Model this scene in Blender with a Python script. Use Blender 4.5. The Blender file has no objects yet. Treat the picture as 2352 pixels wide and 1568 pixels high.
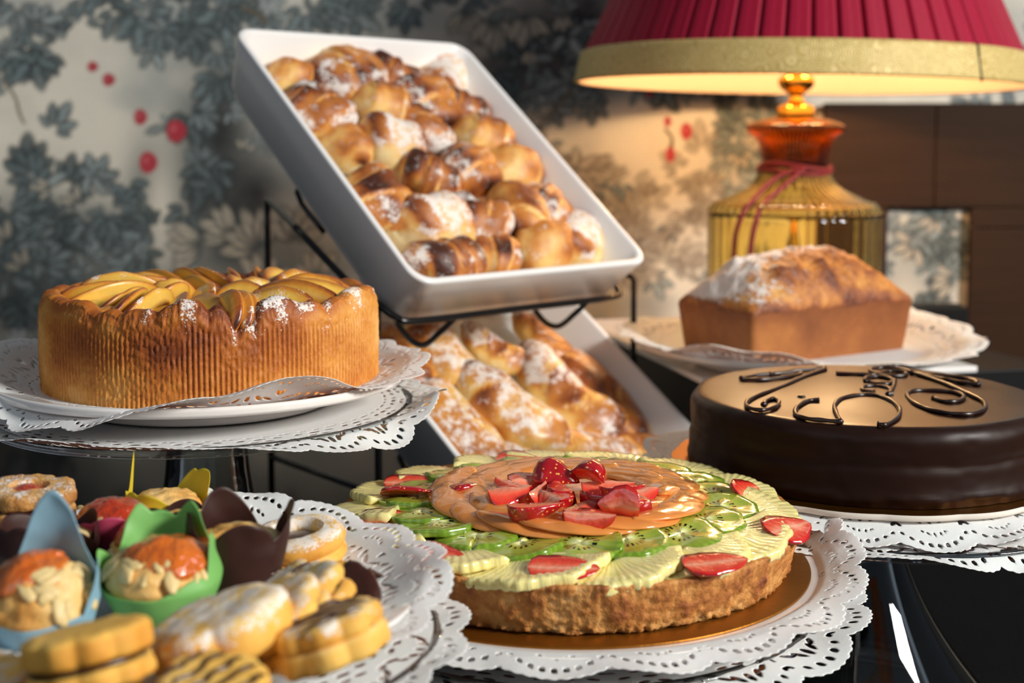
import bpy, math, random
import numpy as np
from mathutils import Vector, Matrix, Euler
rng = np.random.default_rng(7)
random.seed(7)
C = bpy.context.scene.collection
PI = math.pi
ZC = 1.33            # eye height; the counter top is at 0.90
ZT = 0.90
FPX, CX, CY, PITCH = 3000.0, 1176.0, 592.0, math.radians(5)

def W(px, py, d):
    """point of the room seen at a pixel of the photograph, d metres ahead of the eye"""
    a = (px-CX)/FPX; b = (CY-py)/FPX
    dy = math.cos(PITCH)+b*math.sin(PITCH); dz = -math.sin(PITCH)+b*math.cos(PITCH)
    t = d/dy
    return Vector((a*t, d, dz*t+ZC))
def ray(px, py):
    a = (px-CX)/FPX; b = (CY-py)/FPX
    return Vector((a, math.cos(PITCH)+b*math.sin(PITCH), -math.sin(PITCH)+b*math.cos(PITCH)))
def onz(px, py, z):
    r = ray(px, py); t = (z-ZC)/r.z
    return Vector((r.x*t, r.y*t, z))
def to_px(X, Y, Z):
    z = Z-ZC
    f = Y*math.cos(PITCH)-z*math.sin(PITCH); u = Y*math.sin(PITCH)+z*math.cos(PITCH)
    return CX+FPX*X/f, CY-FPX*u/f

# ------------------------------------------------------------------ noise
def _h(ix, iy, iz, s):
    n = (ix*374761393 + iy*668265263 + iz*2147483647 + s*974711) & 0xffffffff
    n = ((n ^ (n >> 13))*1274126177) & 0xffffffff
    n = ((n ^ (n >> 16))*2246822519) & 0xffffffff
    return ((n ^ (n >> 15)) & 0xffffff)/16777215.0
def vn(P, s=1.0, seed=0):
    P = np.asarray(P, float)*s+1000.0
    I = np.floor(P).astype(np.int64); f = P-I; f = f*f*(3-2*f)
    x, y, z = I[..., 0], I[..., 1], I[..., 2]
    r = 0
    for dx in (0, 1):
        wx = f[..., 0] if dx else 1-f[..., 0]
        for dy in (0, 1):
            wy = f[..., 1] if dy else 1-f[..., 1]
            for dz in (0, 1):
                wz = f[..., 2] if dz else 1-f[..., 2]
                r = r+wx*wy*wz*_h(x+dx, y+dy, z+dz, seed)
    return r
def fbm(P, s=1.0, seed=0, o=3):
    r = 0; a = .5; t = 0
    for k in range(o):
        r = r+a*vn(P, s*2**k, seed+k*17); t += a; a *= .5
    return r/t
def sm(x, a, b):
    t = np.clip((x-a)/(b-a), 0, 1); return t*t*(3-2*t)

# ------------------------------------------------------------------ materials
def lin(h):
    if isinstance(h, str):
        h = h.lstrip('#'); h = [int(h[i:i+2], 16)/255 for i in (0, 2, 4)]
    return tuple((c/12.92 if c <= .04045 else ((c+.055)/1.055)**2.4) for c in h)+(1.0,)
class NT:
    def __init__(s, name):
        s.m = bpy.data.materials.new(name); s.m.use_nodes = True
        s.t = s.m.node_tree; s.t.nodes.clear()
        s.out = s.t.nodes.new('ShaderNodeOutputMaterial')
    def n(s, typ, ins=None, **kw):
        nd = s.t.nodes.new('ShaderNode'+typ)
        for k, v in kw.items(): setattr(nd, k, v)
        for k, v in (ins or {}).items(): s.set(nd, k, v)
        return nd
    def set(s, nd, k, v):
        sock = nd.inputs[k]
        if isinstance(v, bpy.types.NodeSocket): s.t.links.new(v, sock)
        elif isinstance(v, bpy.types.Node): s.t.links.new(v.outputs[0], sock)
        else: sock.default_value = v
    def math(s, op, a, b=0.0, c=None):
        nd = s.n('Math', operation=op); s.set(nd, 0, a); s.set(nd, 1, b)
        if c is not None: s.set(nd, 2, c)
        return nd.outputs[0]
    def ramp(s, fac, stops, interp='LINEAR'):
        nd = s.n('ValToRGB', {'Fac': fac}); cr = nd.color_ramp; cr.interpolation = interp
        while len(cr.elements) < len(stops): cr.elements.new(.5)
        for e, (p, c) in zip(cr.elements, stops):
            e.position = p; e.color = lin(c)
        return nd.outputs[0]
    def mix(s, f, a, b):
        nd = s.n('Mix', data_type='RGBA'); s.set(nd, 'Factor', f)
        s.set(nd, 6, a); s.set(nd, 7, b); return nd.outputs[2]
    def attr(s, name): return s.n('Attribute', attribute_name=name).outputs['Fac']
    def coord(s, kind='Object'): return s.n('TexCoord').outputs[kind]
    def noise(s, scale, detail=3, vec=None, rough=.55):
        nd = s.n('TexNoise', {'Scale': scale, 'Detail': detail, 'Roughness': rough})
        s.set(nd, 'Vector', vec if vec is not None else s.coord()); return nd.outputs[0]
    def bump(s, h, strength=.3, dist=.002, normal=None):
        nd = s.n('Bump', {'Height': h, 'Strength': strength, 'Distance': dist})
        if normal is not None: s.set(nd, 'Normal', normal)
        return nd.outputs[0]
    def bsdf(s, **kw):
        p = s.n('BsdfPrincipled')
        for k, v in kw.items(): s.set(p, k.replace('_', ' '), v)
        s.t.links.new(p.outputs[0], s.out.inputs[0]); return p
def plain(name, col, rough=.5, **kw):
    T = NT(name); T.bsdf(Base_Color=lin(col), Roughness=rough, **kw); return T.m
def baked(name, stops, nscale=40, namt=.5, bump=.4, bdist=.002, rough=.6, coat=0.0, sugar_c='#f4efe9', sss=0.0, fine=900, **kw):
    """crust: attribute 'bake' 0..1 plus noise -> colour ramp, attribute 'sugar' -> powdered sugar"""
    T = NT(name)
    b = T.attr('bake'); n1 = T.noise(nscale, 4); n2 = T.noise(nscale*5, 3)
    f = T.math('ADD', b, T.math('MULTIPLY', T.math('SUBTRACT', n1, .5), namt))
    f = T.math('ADD', f, T.math('MULTIPLY', T.math('SUBTRACT', n2, .5), namt*.6))
    col = T.ramp(f, stops)
    sg = T.attr('sugar'); nf = T.noise(fine, 2); nm = T.noise(fine*.16, 3)
    m = T.math('ADD', sg, T.math('ADD', T.math('MULTIPLY', T.math('SUBTRACT', nf, .5), 1.3), T.math('MULTIPLY', T.math('SUBTRACT', nm, .5), 1.6)))
    mask = T.n('MapRange', {'Value': m, 'From Min': .42, 'From Max': .62}).outputs[0]
    mask = T.math('MULTIPLY', mask, T.math('MULTIPLY', T.math('GREATER_THAN', sg, .02), .86))
    col2 = T.mix(mask, col, lin(sugar_c))
    h = T.math('ADD', T.math('MULTIPLY', n2, .6), T.math('ADD', T.math('MULTIPLY', nf, .25), T.math('MULTIPLY', mask, .25)))
    r = T.math('ADD', rough, T.math('MULTIPLY', mask, .3))
    T.bsdf(Base_Color=col2, Roughness=r, Normal=T.bump(h, bump, bdist), Coat_Weight=coat, Coat_Roughness=.25,
           Subsurface_Weight=sss, Subsurface_Radius=(.01, .004, .002), Subsurface_Scale=.5, **kw)
    return T.m

M = {}
GOLD_STOPS = [(0, '#f5dca0'), (.25, '#ecc274'), (.5, '#d18d3f'), (.75, '#9e561f'), (1, '#572810')]
M['bun'] = baked('bun_crust', [(0, '#f6e2ac'), (.28, '#eec273'), (.52, '#cf853a'), (.78, '#8f4a1f'), (1, '#451f10')], 28, .45, .35, rough=.5, sss=.12)
M['puff'] = baked('pastry_crust', [(0, '#f8e6b4'), (.28, '#eec06a'), (.52, '#d08836'), (.78, '#98511f'), (1, '#4d240f')], 22, .42, .3, rough=.42, coat=.25, sss=.12)
M['cake_side'] = baked('cake_side', [(0, '#eebf78'), (.3, '#d9943f'), (.52, '#b8691f'), (.75, '#8c430f'), (1, '#4b200a')], 55, .34, .6, .0012, rough=.6, fine=700)
M['cake_top'] = baked('cake_top', [(0, '#f3d368'), (.3, '#e6b440'), (.55, '#c07a22'), (.8, '#8a4313'), (1, '#4a1f0b')], 60, .3, .35, .0015, rough=.5, coat=.2, fine=700)
M['apple'] = baked('apple_flesh', [(0, '#f4d873'), (.3, '#ebbd4e'), (.55, '#cf862c'), (.78, '#8e4214'), (1, '#401a0c')], 70, .2, .2, .001, rough=.4, coat=.3, sss=.1, fine=700)
M['tart_crust'] = baked('tart_crust', [(0, '#ecc58a'), (.3, '#d99e58'), (.55, '#bb7937'), (.8, '#935223'), (1, '#5a2c10')], 60, .5, .9, .002, rough=.7)
M['loaf_side'] = baked('loaf_side', [(0, '#d9a05c'), (.3, '#b87638'), (.55, '#8f5325'), (.8, '#6a3717'), (1, '#3e1d0c')], 30, .22, .3, .001, rough=.6)
M['loaf_top'] = baked('loaf_top', [(0, '#e0a656'), (.3, '#c17c38'), (.55, '#935226'), (.8, '#622f16'), (1, '#301508')], 38, .75, .8, .004, rough=.5, fine=500)
M['cookie'] = baked('biscuit', [(0, '#f9d98d'), (.3, '#f2bf5a'), (.55, '#dd9a36'), (.8, '#b06c20'), (1, '#6c3a14')], 60, .25, .5, .001, rough=.7, fine=800, sss=.1)
M['cookie_brown'] = baked('brown_biscuit', [(0, '#e4b878'), (.3, '#cf9852'), (.55, '#a86f33'), (.8, '#7a481f'), (1, '#40220f')], 90, .5, .9, .002, rough=.8, fine=800)
M['muffin'] = baked('muffin_crumb', [(0, '#f8dfa6'), (.3, '#efbf70'), (.55, '#d9933f'), (.8, '#a55f20'), (1, '#5f3011')], 60, .4, .6, .002, rough=.6, sss=.1)
M['nut'] = plain('chopped_nut', '#e8c88c', .5, Subsurface_Weight=.2, Subsurface_Scale=.01)
M['china'] = plain('white_china', '#f1eeea', .12, Coat_Weight=.4)
M['melamine'] = plain('white_tray', '#eeedeb', .25)
M['wire'] = plain('black_wire', '#0c0c0c', .25)
M['choc_scroll'] = plain('chocolate_piping', '#24100a', .32, Coat_Weight=.15, Coat_Roughness=.2)
M['choc_fill'] = plain('chocolate_filling', '#3a1c12', .3, Coat_Weight=.3)
def _paper():
    T = NT('doily_paper')
    n = T.noise(350, 3)
    T.bsdf(Base_Color=lin('#e8e2e0'), Roughness=.75, Normal=T.bump(n, .25, .0006), Subsurface_Weight=.25, Subsurface_Scale=.004)
    return T.m
M['paper'] = _paper()
def _choc():
    T = NT('chocolate_glaze')
    n = T.noise(14, 2); n2 = T.noise(180, 3); z = T.n('SeparateXYZ', {0: T.coord()}).outputs[2]
    col = T.mix(n, lin('#1b0c06'), lin('#29130a'))
    r = T.math('ADD', .30, T.math('MULTIPLY', T.attr('side'), .2))
    h = T.math('ADD', T.math('MULTIPLY', n, .8), T.math('MULTIPLY', n2, .1))
    T.bsdf(Base_Color=col, Roughness=r, Normal=T.bump(h, .15, .002), Specular_IOR_Level=T.math('SUBTRACT', .42, T.math('MULTIPLY', T.attr('side'), .27)))
    return T.m
M['choc'] = _choc()
def _gold(name, c1, c2, rough, scale=60, stretch=(1, 12, 1)):
    T = NT(name)
    mp = T.n('Mapping', {'Vector': T.coord(), 'Scale': stretch})
    n = T.noise(scale, 3, mp.outputs[0])
    T.bsdf(Base_Color=T.mix(n, lin(c1), lin(c2)), Roughness=rough, Metallic=1.0, Normal=T.bump(n, .25, .0008))
    return T.m
M['gold_board'] = _gold('gold_card', '#a86a1e', '#c98d37', .32)
M['brass'] = _gold('brass', '#d8a63c', '#efc25a', .18, 20, (1, 1, 1))
def _thin_glass(name, tint, r=.02, body=.0):
    T = NT(name)
    fr = T.n('Fresnel', {'IOR': 1.5})
    tr = T.n('BsdfTransparent', {'Color': lin(tint)}); gl = T.n('BsdfGlossy', {'Roughness': r, 'Color': (1, 1, 1, 1)})
    mx = T.n('MixShader'); T.set(mx, 0, fr); T.set(mx, 1, tr.outputs[0]); T.set(mx, 2, gl.outputs[0])
    T.t.links.new(mx.outputs[0], T.out.inputs[0]); return T.m
M['glass'] = _thin_glass('clear_glass', '#f2f5f5')
def _amber(name, c, rough=.03):
    T = NT(name); T.bsdf(Base_Color=lin(c), Roughness=rough, Transmission_Weight=1.0, IOR=1.45); return T.m
M['amber'] = _amber('amber_glass', '#fdecab')
M['amber_deep'] = _amber('deep_amber_glass', '#ffae52')

# ------------------------------------------------------------------ mesh helpers
def part(name, V, F, mat, parent=None, attrs=None, smooth=True, loc=None, rot=None):
    me = bpy.data.meshes.new(name)
    V = np.asarray(V, float)
    me.from_pydata(V.tolist(), [], F if isinstance(F, list) else F.tolist())
    if smooth: me.polygons.foreach_set('use_smooth', [True]*len(me.polygons))
    for k, a in (attrs or {}).items():
        at = me.attributes.new(k, 'FLOAT', 'POINT'); at.data.foreach_set('value', np.asarray(a, np.float32).ravel())
    me.materials.append(M[mat] if isinstance(mat, str) else mat)
    me.validate()
    o = bpy.data.objects.new(name, me); C.objects.link(o)
    if parent is not None: o.parent = parent
    if loc is not None: o.location = loc
    if rot is not None: o.rotation_euler = rot
    return o
def thing(name, label, cat, loc=(0, 0, 0), rot=(0, 0, 0), group=None):
    o = bpy.data.objects.new(name, None); C.objects.link(o); o.empty_display_size = .02
    o.location = loc; o.rotation_euler = rot
    return tag(o, label, cat, group)
def tag(o, label, cat, group=None):
    o['label'] = label; o['category'] = cat
    if group: o['group'] = group
    return o
def gridF(n, m, wrap=True):
    """faces of an n x m grid (rows x columns), columns wrap"""
    i = np.arange(n-1)[:, None]; j = np.arange(m if wrap else m-1)[None, :]
    a = i*m+j; b = i*m+(j+1) % m
    return np.stack([a, b, b+m, a+m], -1).reshape(-1, 4)
def lathe(prof, seg, outline=None):
    p = np.asarray(prof, float); th = np.arange(seg)*2*PI/seg
    k = np.ones(seg) if outline is None else outline(th)
    R = p[:, 0][:, None]*k[None, :]
    V = np.stack([R*np.cos(th), R*np.sin(th), np.repeat(p[:, 1][:, None], seg, 1)], -1)
    return V.reshape(-1, 3), gridF(len(p), seg)
def resample(prof, step):
    p = np.asarray(prof, float); out = [p[0]]
    for a, b in zip(p[:-1], p[1:]):
        n = max(1, int(round(np.linalg.norm(b-a)/step)))
        for k in range(1, n+1): out.append(a+(b-a)*k/n)
    return np.array(out)
def smooth_line(pts, n=8, closed=False):
    """Catmull-Rom"""
    P = [np.asarray(p, float) for p in pts]; out = []
    N = len(P)
    for i in range(N if closed else N-1):
        p0 = P[(i-1) % N] if (closed or i > 0) else P[0]; p1 = P[i]; p2 = P[(i+1) % N]
        p3 = P[(i+2) % N] if (closed or i+2 < N) else P[-1]
        for k in range(n):
            t = k/n
            out.append(.5*((2*p1)+(-p0+p2)*t+(2*p0-5*p1+4*p2-p3)*t*t+(-p0+3*p1-3*p2+p3)*t**3))
    if not closed: out.append(P[-1])
    return np.array(out)
def tube(pts, r, seg=10, closed=False, taper=None):
    P = np.asarray(pts, float); n = len(P)
    T = np.gradient(P, axis=0) if not closed else (np.roll(P, -1, 0)-np.roll(P, 1, 0))
    T /= np.linalg.norm(T, axis=1)[:, None]+1e-12
    up = np.array([0, 0, 1.0]) if abs(T[0, 2]) < .9 else np.array([1.0, 0, 0])
    N = np.cross(T[0], up); N /= np.linalg.norm(N); V = []
    a = np.arange(seg)*2*PI/seg
    for i in range(n):
        N = N-T[i]*N.dot(T[i]); N /= np.linalg.norm(N); B = np.cross(T[i], N)
        rr = r if taper is None else r*taper[i]
        V.append(P[i]+rr*(np.cos(a)[:, None]*N+np.sin(a)[:, None]*B))
    V = np.concatenate(V); F = gridF(n, seg).tolist()
    if closed:
        F += [[(n-1)*seg+j, (n-1)*seg+(j+1) % seg, (j+1) % seg, j] for j in range(seg)]
    else:
        F += [list(range(seg))[::-1], [(n-1)*seg+j for j in range(seg)]]
    return V, F
def join(*parts):
    V = []; F = []; o = 0
    for v, f in parts:
        v = np.asarray(v, float).reshape(-1, 3); V.append(v)
        F += [[i+o for i in q] for q in (f if isinstance(f, list) else f.tolist())]; o += len(v)
    return np.concatenate(V), F
def box(x0, x1, y0, y1, z0, z1):
    V = [(x, y, z) for z in (z0, z1) for y in (y0, y1) for x in (x0, x1)]
    F = [[0, 2, 3, 1], [4, 5, 7, 6], [0, 1, 5, 4], [2, 6, 7, 3], [0, 4, 6, 2], [1, 3, 7, 5]]
    return np.array(V, float), F
def bevel(o, w=.002, s=3):
    m = o.modifiers.new('bevel', 'BEVEL'); m.width = w; m.segments = s; m.limit_method = 'ANGLE'; return o
def solid(o, t, off=0):
    m = o.modifiers.new('solidify', 'SOLIDIFY'); m.thickness = t; m.offset = off; return o
def ball(nu=24, nv=14):
    """unit ball grid: returns directions (nv,nu,3)"""
    ph = (np.linspace(.001, PI-.001, nv))[:, None]; th = (np.arange(nu)*2*PI/nu)[None, :]
    D = np.stack([np.sin(ph)*np.cos(th), np.sin(ph)*np.sin(th), -np.cos(ph)*np.ones_like(th)], -1)
    return D, gridF(nv, nu)
def blob(sx, sy, sz, seed=0, amp=.15, fr=1.6, nu=28, nv=18, flat=None):
    D, F = ball(nu, nv)
    r = 1+amp*(fbm(D+seed*3.1, fr, seed, 3)-.5)*2
    V = D*r[..., None]*np.array([sx, sy, sz])
    if flat is not None: V[..., 2] = np.maximum(V[..., 2], -flat)
    return V.reshape(-1, 3), F
# ------------------------------------------------------------------ wall with tapestry wallpaper
YW = 2.10
def wall_paint(PX, PY):
    """colour of the wallpaper, print over broad soft tones, laid out on its own flat plane"""
    sh = PX.shape
    P3 = np.stack([PX/100, PY/100, np.zeros(sh)], -1)
    cream = np.array([.90, .84, .70]); grey = np.array([.36, .39, .375]); dark = np.array([.09, .11, .11]); blk = np.array([.035, .035, .035])
    n1 = fbm(P3, .55, 3, 3); n2 = fbm(P3, 1.7, 9, 3)
    col = cream[None, None]*(.88+.24*n2[..., None])
    col = col+(grey-col)*(sm(n1, .50, .66)*.5)[..., None]
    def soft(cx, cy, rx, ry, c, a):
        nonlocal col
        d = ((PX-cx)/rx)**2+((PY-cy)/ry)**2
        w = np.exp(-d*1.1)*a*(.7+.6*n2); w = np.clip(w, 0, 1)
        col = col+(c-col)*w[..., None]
    # broad soft tones under the leaves, blackest left of tray and lamp shade
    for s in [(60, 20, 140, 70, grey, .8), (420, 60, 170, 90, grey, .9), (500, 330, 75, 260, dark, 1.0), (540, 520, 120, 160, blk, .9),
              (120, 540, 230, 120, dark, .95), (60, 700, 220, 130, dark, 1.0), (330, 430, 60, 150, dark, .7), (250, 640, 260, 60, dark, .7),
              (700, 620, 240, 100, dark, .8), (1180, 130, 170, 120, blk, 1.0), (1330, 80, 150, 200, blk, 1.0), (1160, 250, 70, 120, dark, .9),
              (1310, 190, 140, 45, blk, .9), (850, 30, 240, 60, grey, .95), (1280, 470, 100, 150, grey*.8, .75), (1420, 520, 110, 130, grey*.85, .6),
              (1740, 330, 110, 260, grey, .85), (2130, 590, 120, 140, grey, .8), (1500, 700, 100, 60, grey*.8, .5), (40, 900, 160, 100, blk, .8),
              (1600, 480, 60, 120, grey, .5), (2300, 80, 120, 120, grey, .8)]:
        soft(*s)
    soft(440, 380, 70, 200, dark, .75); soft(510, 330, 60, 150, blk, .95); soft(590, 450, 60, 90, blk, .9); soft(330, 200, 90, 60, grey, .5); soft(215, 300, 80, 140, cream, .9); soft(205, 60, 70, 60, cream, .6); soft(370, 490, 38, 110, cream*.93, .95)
    soft(1240, 330, 60, 70, cream, .95); soft(1450, 300, 160, 60, cream, .9); soft(1560, 400, 60, 200, cream, .7)
    X0, Y0 = PX[0, 0], PY[-1, 0]
    def petal(cx, cy, a, b, ang, c, c2=None, soft_=.35, al=.9):
        nonlocal col
        R = max(a, b)*1.4
        m = (abs(PX-cx) < R) & (abs(PY-cy) < R)
        if not m.any(): return
        dx = PX[m]-cx; dy = PY[m]-cy; ca, sa = math.cos(ang), math.sin(ang)
        u = (dx*ca+dy*sa)/a; v = (-dx*sa+dy*ca)/(b*(1-.14*np.clip((dx*ca+dy*sa)/a, -1, 1)))
        d = np.sqrt(u*u+v*v); w = (1-sm(d, 1-soft_, 1))*al
        cc = np.array(c)[None]
        if c2 is not None:
            k = sm(abs(v+.15*np.sin(u*7)), .05, .6)[:, None]
            cc = np.array(c2)[None]*(1-k)+cc*k
        cur = col[m]; col[m] = cur+(cc-cur)*w[:, None]
    def leaf(cx, cy, s, ang, n, c, c2=None, spread=2.6, al=.9):
        ed = tuple(v*.45 for v in c); order = list(range(n)); R4.shuffle(order)
        for k in order:
            t = (k/(n-1)-.5) if n > 1 else 0
            a = ang+t*spread+R4.uniform(-.12, .12); L = s*(1-.35*abs(t)*2)*R4.uniform(.85, 1.1); g = R4.uniform(.8, 1.35)
            x = cx+math.cos(a)*L*.62; y = cy+math.sin(a)*L*.62
            petal(x, y, L*.50, L*.27, a, ed, soft_=.22, al=al*.8)
            petal(x, y, L*.43, L*.21, a, tuple(v*g for v in c), tuple(min(v*1.9*g, .6) for v in c), soft_=.35, al=al)
    S = random.Random(4); R4 = random.Random(9)
    slate = [(.10, .128, .13), (.135, .165, .165), (.07, .09, .09), (.19, .22, .215)]
    lite = [(.40, .45, .44), (.5, .52, .47), (.62, .59, .49)]
    D = math.pi/2
    # leaf sprays of the print: x, y, size, direction, lobes
    for x, y, s, a, n in [(60, 100, 95, D, 7), (110, 120, 85, D*1.2, 6), (25, 120, 90, D*1.1, 5), (130, 20, 70, D, 6), (40, 10, 80, D, 6), (190, 0, 55, D, 4),
                          (262, 20, 75, D*.9, 4), (330, 30, 95, D, 6), (395, 40, 90, D, 6), (350, 110, 60, D*1.05, 4), (440, 60, 100, D*1.1, 6), (520, 30, 90, D, 5),
                          (120, 300, 75, -D*.6, 5), (60, 400, 100, -D*.8, 6), (150, 430, 95, -D*.4, 6), (220, 420, 80, -D*.7, 5), (30, 470, 95, D*.2, 6), (120, 520, 110, D*.5, 6),
                          (200, 500, 90, D*.9, 5), (290, 420, 80, D*.8, 5), (310, 500, 85, D, 5), (320, 580, 80, D*.9, 5), (30, 600, 110, -D*.4, 6), (250, 600, 90, -D, 5),
                          (430, 250, 100, D*.7, 6), (470, 380, 110, D*.9, 6), (430, 480, 80, D*1.2, 5), (500, 170, 100, D*1.1, 5), (1120, 170, 90, D*.8, 6), (1200, 220, 80, D*.6, 5),
                          (1290, 200, 80, D*.9, 6), (1360, 230, 60, D, 5), (1210, 300, 45, D*.2, 4), (1260, 330, 50, D*.8, 3), (1300, 400, 55, -D, 5), (1360, 430, 70, D*.5, 6), (1330, 520, 75, D, 5),
                          (1430, 420, 50, D*1.3, 4), (1450, 560, 70, D*.6, 5), (1250, 440, 60, D*.3, 5), (1540, 520, 50, D, 4), (1500, 640, 60, D*.5, 4),
                          (1700, 260, 60, D, 5), (1760, 330, 70, D*.7, 5), (1690, 420, 60, D*1.2, 5), (1820, 250, 60, D*.8, 5), (1850, 420, 60, D, 4),
                          (2080, 520, 70, D*.4, 5), (2180, 560, 75, D*.6, 5), (2120, 660, 80, D*.3, 5), (700, 20, 80, D, 5), (820, 10, 80, D, 5), (930, 20, 70, D, 5), (620, 30, 70, D, 5)]:
        c = S.choice(slate); leaf(x, y, s, a, n, c, tuple(v*1.5 for v in c), al=.88)
    for x, y, w_, h_, n_, al_ in [(90, 480, 180, 110, 16, .8), (90, 650, 220, 90, 14, .85), (300, 540, 90, 110, 8, .75), (480, 300, 70, 220, 9, .7), (60, 120, 110, 90, 8, .8), (420, 50, 220, 70, 20, .8), (1190, 170, 150, 120, 22, .9), (1330, 110, 100, 130, 18, .9), (820, 20, 300, 50, 18, .7),
                               (1350, 470, 130, 140, 24, .62), (1480, 560, 120, 110, 18, .5), (1560, 440, 80, 110, 12, .5), (1260, 380, 50, 60, 6, .7), (1760, 340, 120, 200, 22, .7), (1480, 190, 250, 30, 14, .85), (2130, 590, 110, 110, 16, .8), (40, 860, 160, 120, 14, .8), (-250, 400, 300, 500, 40, .8), (2500, 300, 250, 500, 40, .8)]:
        for k in range(n_):
            c = S.choice(slate); warm = 1200 < x < 1620 and y > 330
            if warm: c = (.27, .235, .19)
            leaf(S.gauss(x, w_*.5), S.gauss(y, h_*.5), S.uniform(40, 85), S.uniform(0, 2*PI), S.randint(3, 6), c, tuple(v*1.7 for v in c), al=al_)
    # random leaves for the ground that stays between them
    for k in range(430):
        x = S.uniform(-900, 3300); y = S.uniform(-500, 1100)
        inside = 0 < x < 2352 and 0 < y < 760
        if inside and S.random() < .55: continue
        if 1180 < x < 1640 and 215 < y < 420: continue
        if 170 < x < 420 and 150 < y < 400: continue
        c = S.choice(slate+lite[:1]) if not (1200 < x < 1650 and y > 380) else (.33, .29, .24)
        leaf(x, y, S.uniform(30, 70), S.uniform(0, 2*PI), S.randint(3, 6), c, tuple(v*1.6 for v in c), al=S.uniform(.4, .85))
    # pale petals outlined in dark
    for cx, cy, s, n, a0, a1 in [(470, 560, 95, 5, 2.2, 3.9), (540, 540, 95, 5, 2.6, 4.6), (600, 575, 110, 6, 2.9, 5.4), (680, 560, 100, 5, 3.6, 6.0), (600, 650, 90, 5, 3.0, 6.2), (730, 640, 80, 4, 3.4, 5.5),
                                 (1070, 20, 75, 5, .8, 2.6), (1130, 40, 90, 5, .6, 2.4), (1200, 30, 85, 5, .5, 2.2), (1100, 90, 50, 3, .9, 2.1), (1215, 110, 45, 3, .9, 2.2), (1290, 30, 50, 3, .6, 2.2),
                                 (180, 470, 50, 3, 3, 5), (120, 430, 45, 3, 2, 4), (560, 350, 40, 3, 4, 6), (1230, 250, 30, 3, 1, 3),
                                 (1750, 300, 55, 5, 1, 4), (1800, 370, 50, 4, 1, 4), (1700, 350, 40, 4, 0, 3), (2100, 560, 60, 4, 1, 4), (2190, 640, 60, 4, 2, 4), (2150, 500, 45, 3, 1, 3),
                                 (60, 620, 60, 3, 3, 5), (20, 560, 60, 3, 3, 5)]:
        for k in range(n):
            a = a0+(a1-a0)*(k+.5)/n+S.uniform(-.1, .1); L = s*S.uniform(.85, 1.1)
            x = cx+math.cos(a)*L*.5; y = cy+math.sin(a)*L*.5
            petal(x, y, L*.5, L*.24, a, (.07, .085, .085), al=.7, soft_=.4)
            petal(x+math.cos(a)*3, y+math.sin(a)*3, L*.42, L*.155, a, (.68, .60, .46), (.42, .39, .32), al=.9, soft_=.5)
    # scratched stems
    for x, y, dx, dy in [(10, 190, 50, 90), (1310, 210, -110, 120), (1530, 300, 20, 50), (560, 20, 60, 30)]:
        for k in range(14):
            t = k/13; petal(x+dx*t+6*math.sin(t*5), y+dy*t, 9, 4, math.atan2(dy, dx), (.16, .12, .06), al=.8)
    # berries
    for x, y, a, b in [(213, 153, 14, 13), (250, 183, 16, 16), (323, 269, 17, 20), (405, 301, 25, 28), (341, 373, 23, 27), (1577, 301, 15, 21), (1534, 279, 9, 14), (1540, 355, 13, 19), (1491, 215, 9, 10), (2500, 300, 20, 24), (-150, 250, 20, 24)]:
        petal(x, y, a*1.05, b*1.05, 0, (.50, .035, .055), soft_=.25, al=.97); petal(x-a*.25, y-b*.2, a*.4, b*.5, .4, (.74, .17, .17), soft_=.8, al=.7)
    return np.clip(col, .02, .95)
def build_wall():
    nx, nz = 1050, 560
    xs = np.linspace(-1.4, 1.4, nx); zs = np.linspace(ZT-.02, 2.08, nz)
    X, Z = np.meshgrid(xs, zs)
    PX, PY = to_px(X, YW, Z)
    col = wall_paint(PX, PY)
    V = np.stack([X, np.full_like(X, YW), Z], -1).reshape(-1, 3)
    T = NT('tapestry_wallpaper')
    at = T.n('Attribute', attribute_name='print')
    mp = T.n('Mapping', {'Vector': T.coord(), 'Scale': (1, 1, 1)})
    w1 = T.n('TexWave', {'Scale': 75, 'Distortion': .6, 'Detail': 1.0}, wave_type='BANDS', bands_direction='X'); T.set(w1, 'Vector', mp.outputs[0])
    w2 = T.n('TexWave', {'Scale': 75, 'Distortion': .6, 'Detail': 1.0}, wave_type='BANDS', bands_direction='Z'); T.set(w2, 'Vector', mp.outputs[0])
    wv = T.math('MULTIPLY', w1.outputs[1], w2.outputs[1])
    f = T.math('ADD', .78, T.math('MULTIPLY', wv, .5))
    c = T.n('VectorMath', operation='SCALE'); T.set(c, 0, at.outputs['Color']); T.set(c, 'Scale', f)
    T.bsdf(Base_Color=c.outputs[0], Roughness=.85, Normal=T.bump(wv, .3, .001))
    o = part('wall_back', V, gridF(nz, nx, False), T.m, smooth=False)
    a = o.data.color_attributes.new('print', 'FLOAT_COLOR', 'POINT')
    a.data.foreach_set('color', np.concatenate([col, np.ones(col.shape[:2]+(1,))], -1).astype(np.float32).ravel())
    o['kind'] = 'structure'
build_wall()
wl, wf = join(box(-2.6, 2.6, YW+.002, YW+.1, 0, 2.7))
o = part('wall_back_base', wl, wf, plain('dark_plaster', '#3a3d3c', .8), smooth=False); o['kind'] = 'structure'
fl = part('floor', *box(-2.6, 2.6, -1.5, YW+.1, -.05, 0), plain('dark_floor', '#2a2522', .6), smooth=False); fl['kind'] = 'structure'

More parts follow.
